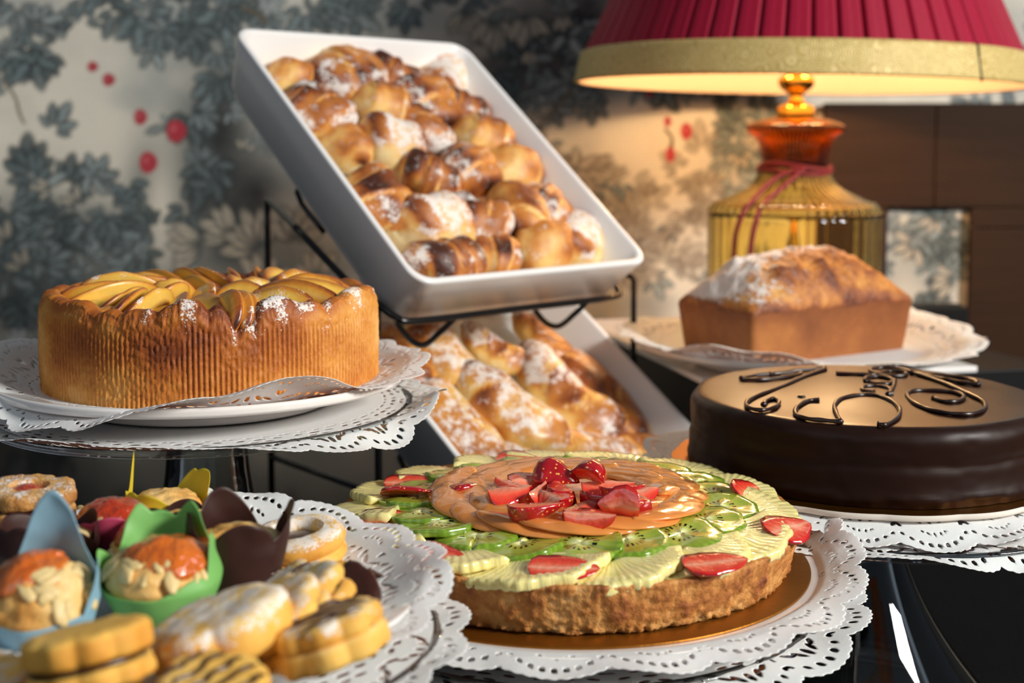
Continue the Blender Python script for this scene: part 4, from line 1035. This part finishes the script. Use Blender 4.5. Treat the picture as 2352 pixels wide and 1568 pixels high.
R_TOP = [
 (668, 183, 118, -20, 0, .030, 'dark-crusted cocoa roll in the upper left corner of the top tray'),
 (790, 172, 150, 10, 1, .034, 'sugar-dusted roll second from the left along the top edge of the upper tray'),
 (893, 155, 138, -25, 2, .036, 'cocoa-striped roll highest in the pile, middle of the top row'),
 (1003, 166, 96, 60, 3, .020, 'smooth pale yellow roll on the right of the top row'),
 (1078, 192, 84, -30, 4, .016, 'small pale roll tucked into the upper right corner of the top tray'),
 (736, 252, 152, -35, 5, .030, 'yellow roll with an open chocolate seam by the left wall of the upper tray'),
 (868, 248, 145, -15, 6, .032, 'round browned roll with a yellow spot in the second row of the upper tray'),
 (985, 243, 160, -48, 1, .030, 'long sugared roll lying diagonally in the middle of the second row'),
 (1092, 243, 130, -20, 2, .030, 'curled brown roll right of the diagonal one, second row of the upper tray'),
 (1158, 292, 78, -60, 4, .016, 'small brown roll pressed against the right wall of the upper tray'),
 (800, 338, 104, -50, 0, .024, 'small roll beside the white paper by the left wall of the upper tray'),
 (893, 338, 150, -15, 3, .031, 'cream-coloured torn roll in the third row of the upper tray, left half'),
 (975, 306, 118, -55, 5, .024, 'narrow sugared roll squeezed in the centre of the upper tray'),
 (1103, 322, 150, -20, 6, .032, 'split roll with visible cream in the third row on the right'),
 (988, 402, 150, -25, 2, .032, 'roll with one glossy brown top in the exact middle of the upper tray'),
 (1086, 395, 125, -45, 1, .028, 'heavily sugared roll with an amber crack, centre right of the upper tray'),
 (1205, 395, 148, -20, 0, .028, 'largest domed roll next to the right wall of the upper tray'),
 (872, 457, 150, -50, 4, .031, 'sugared roll leaning on the left wall in the lower half of the upper tray'),
 (982, 517, 142, 10, 3, .030, 'half-moon roll dusted white along its belly, second row from the front edge'),
 (1090, 497, 148, -20, 5, .034, 'big brown-topped roll with a white sugar patch, middle of the second row from the front'),
 (1200, 497, 122, -80, 6, .030, 'upright narrow roll standing in the second row from the front'),
 (1310, 482, 138, -30, 1, .028, 'knobbly golden roll highest at the right wall near the front edge'),
 (1005, 588, 128, 15, 2, .024, 'first roll from the left in the front row of the upper tray'),
 (1124, 580, 120, -15, 4, .024, 'second roll from the left in the front row of the upper tray'),
 (1243, 570, 142, -10, 0, .024, 'wide white-dusted third roll in the front row of the upper tray'),
 (1338, 562, 92, 70, 3, .018, 'rightmost small roll in the front row of the upper tray')]
ex = RT @ Vector((1, 0, 0)); ey = RT @ Vector((0, 1, 0)); ez = RT @ Vector((0, 0, 1))
S = random.Random(5)
def keep_in(key, p, wpx):
    c_, R_ = TRAYS[key]; l = R_.transposed() @ (p-c_); mg = wpx*.00019+.004 if key == 'top' else .026
    k = min(1, max(0, -l.z/TD)); bx = TW/2-TI*k-.006-mg; by = TL/2-TI*k-.006-mg
    l.x = min(max(l.x, -bx), bx); l.y = min(max(l.y, -by), by+.01); return c_+R_ @ l
def tray_roll(key, name, me, px, py, wpx, ang, h, lab, cat, L0, group, flat=1.0, ti=0.0):
    c_, R_ = TRAYS[key]; p = tray_pt(key, px, py, h); p = keep_in(key, p, wpx); ez_ = R_ @ Vector((0, 0, 1))
    # direction in the tray plane that shows at the given picture angle
    a = math.radians(ang); p1_ = tray_pt(key, px, py, h); q = p+(tray_pt(key, px+60*math.cos(a), py-60*math.sin(a), h)-p1_); x = (q-p).normalized()
    z = (ez_+.25*Vector((0, -.5, 1))).normalized(); y = z.cross(x).normalized(); z = x.cross(y)
    Rm_ = Matrix((x, y, z)).transposed() @ Matrix.Rotation(S.uniform(-.25, .25)+ti, 3, 'X')
    fs = (q-p).length/60; size = wpx*fs*(.97)
    k = size/L0
    return pastry(name, me, lab, cat, p, Rm_, (k, min(k*1.05, 1.35), min(k*1.05, 1.3)*flat), group)
for i, (px, py, w, ang, mi, h, lab) in enumerate(R_TOP):
    o = tray_roll('top', 'sweet_roll', roll_meshes[mi], px, py, w*1.10, ang, h+.004, lab, 'roll', .062, 'small rolls piled in the upper tray')
# filler rolls glimpsed in the gaps, resting on the tray floor
for k, (px, py, lab) in enumerate([(930, 215, 'roll glimpsed under the top row of the upper tray'), (1045, 330, 'roll half hidden between the split roll and the centre of the upper tray'), (930, 470, 'roll half hidden behind the half-moon roll in the upper tray'), (1150, 450, 'roll peeping out under the largest domed roll'), (1255, 520, 'roll peeping out beside the upright narrow roll'), (840, 290, 'roll glimpsed under the second row near the left wall of the upper tray'), (1040, 545, 'roll peeping out behind the front row, between its first two rolls')]):
    tray_roll('top', 'sweet_roll', roll_meshes[k % 7], px, py, 120, -40+25*k, .012, lab, 'roll', .062, 'small rolls piled in the upper tray', .7)
lowm = []
for k in range(5):
    V, F, b, sg = roll(.100+.004*k, .0260, k+20, turns=.9+.3*(k % 2), bend=.006+.004*(k % 3), flat=.72, nu=64, nv=34, skew=2.2)
    o = part('x', V, F, 'puff', None, {'bake': b*.95-.02, 'sugar': sg*.85}); lowm.append(o.data); bpy.data.objects.remove(o)
R_LOW = [
 (925, 822, 190, -50, 0, .030, .95, 'big round golden turnover at the left wall, right behind the apple cake'),
 (1030, 812, 250, -48, 1, .032, 1.0, 'smooth elongated turnover under the front wire of the upper tray'),
 (1137, 795, 165, -30, 2, .034, 1.1, 'round twisted turnover with a cream tear, top row of the lower tray'),
 (1247, 775, 160, -42, 3, .030, 1.0, 'folded golden turnover at the top right of the lower tray'),
 (1062, 972, 260, -48, 4, .026, .9, 'white-dusted turnover lying along the left wall of the lower tray'),
 (1120, 968, 200, -50, 3, .018, .8, 'brown turnover showing underneath the long sugared one'),
 (1183, 930, 300, -34, 1, .040, .95, 'long flaky turnover thick with sugar in the middle of the lower tray'),
 (1312, 893, 285, -40, 2, .038, .95, 'curved folded turnover with a pale hollow, right of the middle'),
 (1424, 900, 270, -48, 0, .028, .85, 'slim turnover leaning against the right wall of the lower tray'),
 (1345, 1020, 210, -12, 4, .022, .9, 'turnover lying across the front of the lower tray above the tart'),
 (1470, 1015, 170, -20, 3, .020, .9, 'turnover in the front right corner of the lower tray by the chocolate cake'),
 (1215, 1040, 150, 0, 2, .018, .9, 'small sugared turnover just behind the rim of the fruit tart'),
 (1280, 985, 190, -25, 0, .010, .8, 'dark turnover at the bottom of the heap in the lower tray')]
for px, py, w, ang, mi, h, fl, lab in R_LOW:
    tray_roll('low', 'turnover', lowm[mi], px, py, w*1.08, ang, h+.006, lab, 'pastry', .104, 'turnovers heaped in the lower tray', fl)
# white paper liner seen at the left wall of the upper tray and at the front of the lower one
for key, pts, lab in (('top', [(735, 300), (760, 395), (790, 300)], 'lace paper liner peeping out at the left wall of the upper tray'), ('low', [(1090, 1040), (1180, 1010), (1130, 960)], 'lace paper liner under the turnovers in the lower tray')):
    c_, R_ = TRAYS[key]
    hw, hl = TW/2-TI-.012, TL/2-TI-.012
    nx, ny = 60, 70; X, Y = np.meshgrid(np.linspace(-hw, hw, nx), np.linspace(-hl, hl, ny))
    ed = np.minimum(hw-np.abs(X), hl-np.abs(Y)); Z = -TD+.0085+.012*(1-sm(ed, 0, .014))**2+.001*np.sin(X*200+np.cos(Y*160))
    o = part('paper_liner', np.stack([X, Y, Z], -1).reshape(-1, 3), gridF(ny, nx, False), 'paper'); solid(o, .0003, 1)
    o.location = c_; o.rotation_euler = R_.to_euler(); tag(o, lab, 'paper')

D2 = math.radians
# ------------------------------------------------------------------ FOREGROUND PLATE OF SMALL PASTRIES
fc = Vector((-.149, .60, ZC-.213))
stand('clear glass stand carrying the plate of small pastries', (fc.x, fc.y, fc.z-.0175), .112, 0, .022, .07)
doily('lower lace paper doily jutting out under the plate of small pastries', (fc.x, fc.y, fc.z-.0172), .131,
      lambda r, t: .0006+wavy(t, r, .112, .131, 9, .0012)+curl(t, r, .112, .131, [(-15, 14, .002)]), 16, LACE_B, .4)
plate('round white plate under the cupcakes and biscuits', (fc.x, fc.y, fc.z-.0008), .108, .006)
doily('lace paper doily under the cupcakes and biscuits, back edge curling up high', (fc.x, fc.y, fc.z-.0004), .122,
      lambda r, t: ptop(r, .108, .006)+.0003+curl(t, r, .085, .122, [(104, 17, .015), (80, 14, .008), (60, 16, .004), (130, 14, .010), (5, 14, .006), (25, 16, .004), (-25, 20, -.003)])+wavy(t, r, .105, .122, 11, .0012), 16, LACE_A, .25)
def paper_mat(name, c, c2):
    T = NT(name); n = T.noise(60, 3)
    p = T.n('BsdfPrincipled', {'Base Color': T.mix(n, lin(c), lin(c2)), 'Roughness': .5}); tr = T.n('BsdfTranslucent', {'Color': lin(c)})
    mx = T.n('MixShader', {0: .25}); T.set(mx, 1, p.outputs[0]); T.set(mx, 2, tr.outputs[0]); T.t.links.new(mx.outputs[0], T.out.inputs[0]); return T.m
M['w_blue'] = paper_mat('pale_blue_paper', '#8ec3da', '#a9cfe0'); M['w_green'] = paper_mat('green_paper', '#7fc866', '#97d27c')
M['w_brown'] = paper_mat('dark_brown_paper', '#34191a', '#4a2a22'); M['w_yellow'] = paper_mat('yellow_paper', '#e3c81a', '#ead94a'); M['w_pink'] = paper_mat('pink_paper', '#b8284e', '#d65a7c')
def jam_mat(name, c1, c2):
    T = NT(name); n = T.noise(70, 3); n2 = T.noise(260, 3)
    T.bsdf(Base_Color=T.mix(n, lin(c1), lin(c2)), Roughness=.1, Coat_Weight=1.0, Coat_Roughness=.04, Subsurface_Weight=.4, Subsurface_Radius=(.012, .003, .001), Subsurface_Scale=.6, Normal=T.bump(T.math('ADD', n, n2), .7, .003)); return T.m
M['jam'] = jam_mat('apricot_jam', '#c24a0c', '#ea8426'); M['jam_dark'] = jam_mat('red_jam', '#a8200c', '#cf4a14')
def wrapper(r0, r1, h0, petals, seed, flare=.004, nu=128, nv=22, crumple=.0022):
    """paper cup with pointed petals: (direction in degrees, extra height, width in degrees)"""
    th = np.arange(nu)*2*PI/nu; top = np.full(nu, h0)
    for deg, hp, w in petals:
        d = np.abs((np.degrees(th)-deg+180) % 360-180); top = top+hp*np.clip(1-(d/w)**(1.9 if w > 40 else 1.35), 0, 1)
    V = [np.stack([r0*.02*np.cos(th), r0*.02*np.sin(th), 0*th+.0006], -1), np.stack([r0*.95*np.cos(th), r0*.95*np.sin(th), 0*th+.0004], -1)]
    for k in range(nv):
        t = k/(nv-1); z = top*t; tt = z/h0
        r = r0+(r1-r0)*np.minimum(tt, 1)**.8+flare*np.clip(tt-1, 0, 1.5)*np.sin(seed+th*1.0)
        P = np.stack([r*np.cos(th), r*np.sin(th), z], -1); r = r+(fbm(P+seed, 70, seed, 2)-.5)*crumple*2*t
        V.append(np.stack([r*np.cos(th), r*np.sin(th), z], -1))
    return np.array(V).reshape(-1, 3), gridF(len(V), nu)
def muffin(label, px, py, d, r, h, wmat, jam, petals, seed=1, top=.018, nuts=6, tilt=0.0, jam_at=(0, 0), base_z=0.0):
    p = W(px, py, d); base = Vector((p.x, d, fc.z+.0012+base_z))
    t_ = thing('paper_cup_cake', label, 'cupcake', base, (tilt, 0, 0))
    V, F = wrapper(r*.74, r, h, petals, seed); o = part('paper_wrapper', V, F, wmat, t_); solid(o, .0003, 1)
    D_, F = ball(64, 40); q = 1+.34*(fbm(D_*1.0+seed, 3.4, seed, 4)-.5)
    V = D_*q[..., None]*np.array([r*.95, r*.95, top]); zz3 = V[..., 2]
    V[..., 2] = np.where(zz3 < 0, np.maximum(zz3, -1)*h/top*.80, zz3)+h*.92
    lim = np.interp(V[..., 2], [0, h*.92, h*1.3, 9], [r*.70, r*.93, r*.99, r]); rad = np.hypot(V[..., 0], V[..., 1])
    V[..., :2] *= (np.minimum(rad, lim)/np.maximum(rad, 1e-6))[..., None]; V = V.reshape(-1, 3)
    nb = fbm(V*1.0+seed, 60, seed, 3)
    part('muffin_top', V, F, 'muffin', t_, {'bake': .30+.8*(nb-.5), 'sugar': nb*0})
    S2 = random.Random(seed)
    def surf(x, y): return h*.92+top*math.sqrt(max(.02, 1-(x*x+y*y)/(r*.96)**2))
    if jam:
        D_, F = ball(56, 30); q = 1+.75*(fbm(D_*np.array([1, 1, .3])+seed, 2.8, seed+4, 3)-.5)
        V = D_*q[..., None]*np.array([r*.84, r*.78, 1.0]); xx = V[..., 0]+jam_at[0]*r; yy = V[..., 1]+jam_at[1]*r
        hyp = np.hypot(xx, yy); sc9 = np.minimum(hyp, r*.86)/np.maximum(hyp, 1e-6); xx = xx*sc9; yy = yy*sc9
        rr2 = np.clip(1-(xx*xx+yy*yy)/(r*.98)**2, .02, 1)
        V[..., 2] = h*.92+top*np.sqrt(rr2)+V[..., 2]*.0032+.0022*(fbm(np.stack([xx, yy, xx*0], -1), 170, seed, 2)-.4)
        V[..., 0] = xx; V[..., 1] = yy
        part('jam_topping', V.reshape(-1, 3), F, jam, t_)
    for k in range(nuts):
        a = -PI/2+S2.uniform(-1.9, 1.9); rr = r*math.sqrt(S2.uniform(.12, .90)); w = S2.uniform(.6, 1.35)
        V, F = blob(.0052*w, .0028*w, .0016, seed+k, .35, 2, 16, 10)
        x, y = rr*math.cos(a), rr*math.sin(a)
        sl = math.atan2(rr*top/r, max(.002, r*math.sqrt(max(.05, 1-(rr/r)**2))))
        Rn = Matrix.Rotation(a, 3, 'Z') @ Matrix.Rotation(sl, 3, 'Y') @ Matrix.Rotation(S2.uniform(0, 3.1), 3, 'Z') @ Matrix.Rotation(S2.uniform(-.4, .4), 3, 'X')
        part('nut_piece', V, F, 'nut', t_, loc=(x, y, surf(x, y)), rot=Rn.to_euler())
    return t_
muffin('cupcake in a pale blue paper with apricot jam on top, leftmost in front', 104, 1480, .545, .0235, .0165, 'w_blue', 'jam', [(85, .044, 62), (5, .020, 30), (190, .008, 30)], 3, .021, 26, D2(8), (-.34, .05))
muffin('cupcake in a green paper with apricot jam and almonds', 378, 1450, .575, .0262, .0185, 'w_green', 'jam', [(72, .026, 40), (122, .024, 32), (5, .020, 28), (178, .012, 28), (-40, .005, 40)], 5, .016, 20, D2(6), (.26, -.02))
muffin('jam-topped cupcake hidden behind the green paper one', 352, 1370, .622, .0215, .014, 'w_brown', 'jam', [(150, .006, 30)], 8, .016, 4)
muffin('cupcake with red jam in a pink paper behind the pale blue one', 268, 1330, .650, .0225, .016, 'w_pink', 'jam_dark', [(-78, .014, 44), (-140, .012, 40), (-20, .006, 30), (60, .006, 30)], 9, .015, 3)
muffin('dark brown paper cup on the left between the jam biscuit and the pale blue cupcake', 115, 1370, .612, .0235, .020, 'w_brown', None, [(40, .014, 46), (150, .012, 46), (-60, .013, 60), (-130, .013, 50)], 12, .010, 0)
muffin('cupcake in a bright yellow paper with one long thin tip', 380, 1270, .690, .0215, .017, 'w_yellow', None, [(-160, .010, 44), (168, .026, 7), (60, .016, 34), (25, .014, 30), (-100, .012, 46)], 14, .010, 0)
muffin('cupcake in a pointed plum-brown paper in front of the yellow one', 425, 1310, .650, .0200, .019, 'w_brown', None, [(-115, .014, 48), (-50, .011, 44), (100, .008, 42)], 17, .008, 0)
muffin('cupcake in a tall dark tulip paper next to the ring biscuit', 545, 1395, .603, .0240, .024, 'w_brown', None, [(120, .022, 46), (10, .020, 42), (-70, .016, 46), (-150, .018, 44)], 21, .010, 0)
# the long thin tip of the yellow paper and a scarlet sliver of paper
def star(n, a, p=1.0): return lambda th: 1+a*np.abs(np.cos(th*n/2))**p-a*.5
def disc(R, t, outline, hole=0.0, edge=.0022, seg=120, seed=0, dome=.0006, rough=.0008):
    pr = []
    rin = hole
    outer = [(R-edge, t), (R-edge*.3, t-edge*.3), (R, t-edge), (R, edge), (R-edge*.3, edge*.3), (R-edge, 0)]
    top = [(r, t+dome) for r in np.linspace((rin+edge*.6 if hole else 1e-5), R-edge*1.6, 10)]
    bot = [(r, 0) for r in np.linspace(R-edge*1.6, (rin+edge*.6 if hole else 1e-5), 6)]
    pr = top+outer+bot
    if hole: pr = pr+[(rin, edge*.6), (rin, t-edge*.4), (rin+edge*.6, t+dome)]
    p = np.array(pr); th = np.arange(seg)*2*PI/seg
    k = outline(th)[None, :]; w = sm(p[:, 0], hole+.001, R*.9)[:, None]
    Rr = p[:, 0][:, None]*(1+(k-1)*w)
    V = np.stack([Rr*np.cos(th), Rr*np.sin(th), np.repeat(p[:, 1][:, None], seg, 1)], -1)
    V = V+((fbm(V+seed, 160, seed, 3)-.5)*rough*2)[..., None]*np.array([1, 1, 1])
    b = .22+.5*(fbm(V+seed, 50, seed+2, 3)-.5)+.20*sm(Rr, R*.75, R)*(V[..., 2] < t*.9)
    return V.reshape(-1, 3), gridF(len(pr), seg), b.ravel(), (V[..., 2] > t*.72).ravel()*1.0, V.reshape(-1, 3)
def biscuit(name, R, t, out, mat, parent, z=0.0, hole=0.0, sugar=.0, seed=0, bk=0.0, edge=.0022, rough=.0008, off=(0, 0)):
    V, F, b, topm, _ = disc(R, t, out, hole, edge, seed=seed, rough=rough)
    return part(name, V, F, mat, parent, {'bake': b+bk, 'sugar': topm*sugar}, loc=(off[0], off[1], z))
def cookie_root(name, label, px, py, d, rot, cat='biscuit', group=None):
    p = W(px, py, d); return thing(name, label, cat, p, rot, group)
def filling(parent, R, z, t=.003, mat='choc_fill', seed=0, out=None):
    V, F = blob(R, R, t, seed, .10, 2.5, 60, 14); part('filling', V, F, mat, parent, loc=(0, 0, z))
def drizzle(parent, R, z, n, seed, ang=0.0):
    S2 = random.Random(seed); parts_ = []
    for k in range(n):
        y = -R*.75+1.5*R*k/(n-1); hw = math.sqrt(max(R*R-y*y, 0))*.98
        q = [(x, y+S2.uniform(-.0012, .0012), z+.0003-(.003 if abs(x) > hw*.97 else 0)) for x in np.linspace(-hw, hw, 7)]
        ca, sa = math.cos(ang), math.sin(ang); q = [(x*ca-y_*sa, x*sa+y_*ca, z_) for x, y_, z_ in q]
        parts_.append(tube(smooth_line(q, 4), .0009, 8))
    part('chocolate_drizzle', *join(*parts_), 'choc_fill', parent)
D2 = math.radians
# ring biscuit
t = cookie_root('ring_biscuit', 'round ring biscuit with a jam hole, covered in icing sugar', 688, 1283, .655, (D2(4), D2(-6), .3))
biscuit('biscuit_base', .0245, .006, star(1, 0), 'cookie', t, 0, seed=3)
biscuit('biscuit_ring', .0248, .0105, star(1, 0), 'cookie', t, .0058, hole=.0115, sugar=.66, seed=4, edge=.0045)
part('jam_centre', *blob(.0112, .0112, .0025, 2, .05, nu=30, nv=12), 'jam_dark' if False else 'choc_fill', t, loc=(0, 0, .0105))
# brown jam sandwich at the upper left, on a second one
for k, (py, dd, lab, rt) in enumerate([(1252, .662, 'lower brown crumbly biscuit under the flower-shaped jam biscuit', (0, 0, .3)), (1188, .660, 'brown flower-shaped sandwich biscuit with a jam centre, topmost at the upper left', (D2(3), D2(2), .8))]):
    t = cookie_root('jam_biscuit', lab, 62, py, dd, rt)
    biscuit('biscuit_base', .0235, .007, star(8, .10), 'cookie_brown', t, 0, seed=5+k, rough=.0013); filling(t, .021, .0078, .0024, 'choc_fill', 3)
    biscuit('biscuit_top', .0232, .0078, star(8, .10), 'cookie_brown', t, .0088, hole=.009, seed=7+k, sugar=.40, rough=.0013, off=(.0006, 0)); part('jam_centre', *blob(.009, .009, .004, 5, .2), 'jam_dark', t, loc=(0, 0, .0135))
t = cookie_root('nut_biscuit', 'small brown biscuit crusted with chopped nuts near the curled doily edge', 205, 1240, .700, (0, D2(8), 0))
biscuit('biscuit_base', .0165, .0135, star(1, 0), 'cookie_brown', t, 0, seed=12, rough=.0018)
S3 = random.Random(2)
for k in range(16):
    a = S3.uniform(0, 6.28); r = .013*math.sqrt(S3.random()); V, F = blob(.0024, .0019, .0016, k, .3, 2, 12, 8); part('nut_piece', V, F, 'nut', t, loc=(r*math.cos(a), r*math.sin(a), .0145))
# the big sugared flower biscuit in front and its companions
t = cookie_root('flower_biscuit', 'large flower-shaped biscuit with a misty sugar top, front middle of the plate', 520, 1490, .500, (D2(-3), D2(-17), .2))
biscuit('biscuit_top', .0270, .0165, star(6, .16, .8), 'cookie', t, .0, sugar=.58, seed=21, edge=.004)
t = cookie_root('flower_biscuit', 'pale flower biscuit leaning behind the large sugared one', 662, 1470, .522, (D2(2), D2(-34), .4))
biscuit('biscuit_base', .0225, .0075, star(7, .14), 'cookie', t, 0, seed=23, sugar=.3); filling(t, .0195, .0085, .002)
biscuit('biscuit_top', .0222, .0075, star(7, .14), 'cookie', t, .0095, seed=24, sugar=.5)
t = cookie_root('flower_biscuit', 'sandwich biscuit with a dark filling and sugared edge, tipped up in the middle', 722, 1425, .550, (D2(0), D2(-34), .1))
biscuit('biscuit_base', .022, .0072, star(8, .12), 'cookie', t, 0, seed=25, sugar=.3); filling(t, .0195, .0082, .002)
biscuit('biscuit_top', .0218, .0072, star(8, .12), 'cookie', t, .0092, seed=26, sugar=.5)
t = cookie_root('flower_biscuit', 'scalloped biscuit half hidden behind the tipped-up sandwich', 672, 1380, .582, (D2(4), D2(-30), .5))
biscuit('biscuit_top', .0195, .008, star(8, .12), 'cookie', t, 0, seed=27, sugar=.55); drizzle(t, .0185, .0088, 3, 4, .5)
for k, (px, py, dd, rt, lab) in enumerate([(772, 1395, .592, (D2(34), D2(-22), .2), 'round biscuit half dipped in dark chocolate, leaning to the right'), (812, 1402, .612, (D2(30), D2(-8), .4), 'second chocolate-dipped biscuit behind the leaning round one')]):
    t = cookie_root('dipped_biscuit', lab, px, py, dd, rt)
    biscuit('biscuit_body', .0215, .007, star(1, 0), 'cookie', t, 0, seed=30+k, sugar=.30, bk=.16)
    V, F, b, tm_, _ = disc(.0222, .0082, star(1, 0), seed=31+k); V2 = V.copy(); V2[:, 0] = np.where(V2[:, 0] < .004, .004+.0015*np.sin(V2[:, 1]*300), V2[:, 0])
    part('chocolate_coating', V2, F, 'choc_fill', t, loc=(0, 0, -.0006), rot=(0, 0, -.5))
t = cookie_root('flower_biscuit', 'bright yellow flower sandwich with chocolate lines at the right edge of the plate', 772, 1512, .500, (D2(-8), D2(-17), .1))
biscuit('biscuit_base', .0222, .0095, star(8, .12), 'cookie', t, 0, seed=40, bk=-.05); filling(t, .0195, .0092, .0018)
biscuit('biscuit_top', .022, .0078, star(8, .12), 'cookie', t, .0098, seed=41, sugar=.40); drizzle(t, .0212, .0182, 4, 9, .35)
t = cookie_root('flower_biscuit', 'yellow flower sandwich with chocolate filling, lowest left in the picture', 215, 1572, .458, (D2(-11), D2(-9), .15))
biscuit('biscuit_base', .0222, .0070, star(10, .10), 'cookie', t, -.0, seed=42, bk=.02); filling(t, .0212, .0085, .0022)
biscuit('biscuit_top', .0225, .0100, star(10, .10), 'cookie', t, .0098, seed=43, bk=.05)
t = cookie_root('flower_biscuit', 'yellow biscuit striped with dark chocolate, cut by the lower picture edge', 492, 1600, .452, (D2(8), D2(2), .3))
biscuit('biscuit_top', .0190, .0085, star(8, .12), 'cookie', t, 0, seed=44); drizzle(t, .018, .0093, 5, 12, .8)
t = cookie_root('flower_biscuit', 'corner of a sugared yellow biscuit at the far lower left', -28, 1580, .470, (D2(4), D2(6), .3))
biscuit('biscuit_top', .0150, .0085, star(8, .12), 'cookie', t, 0, seed=45, sugar=.4)
for px, d_, lab in [(215, .470, 'biscuit lying under the lowest left sandwich'), (480, .475, 'biscuit lying under the chocolate-striped one'), (-20, .478, 'biscuit lying under the far lower left corner one')]:
    p = W(px, 1600, d_); t = thing('plain_biscuit', lab, 'biscuit', (p.x, d_, fc.z+.001)); biscuit('biscuit_body', .018, .011, star(8, .1), 'cookie', t, 0, seed=int(px)+60)
# crumb of pastry at the bottom right
p = onz(1668, 1600, ZT)
V, F = blob(.016, .012, .011, 4, .35, 2.6, 34, 20); n1 = fbm(V, 90, 4, 3)
p = W(1662, 1575, .92)
o = part('pastry_piece', V, F, 'puff', None, {'bake': .35+.8*(n1-.5), 'sugar': n1*0}); o.location = (p.x, p.y, ZT+.0105); tag(o, 'small golden pastry crumb on the counter under the tart, by the glass foot', 'pastry')
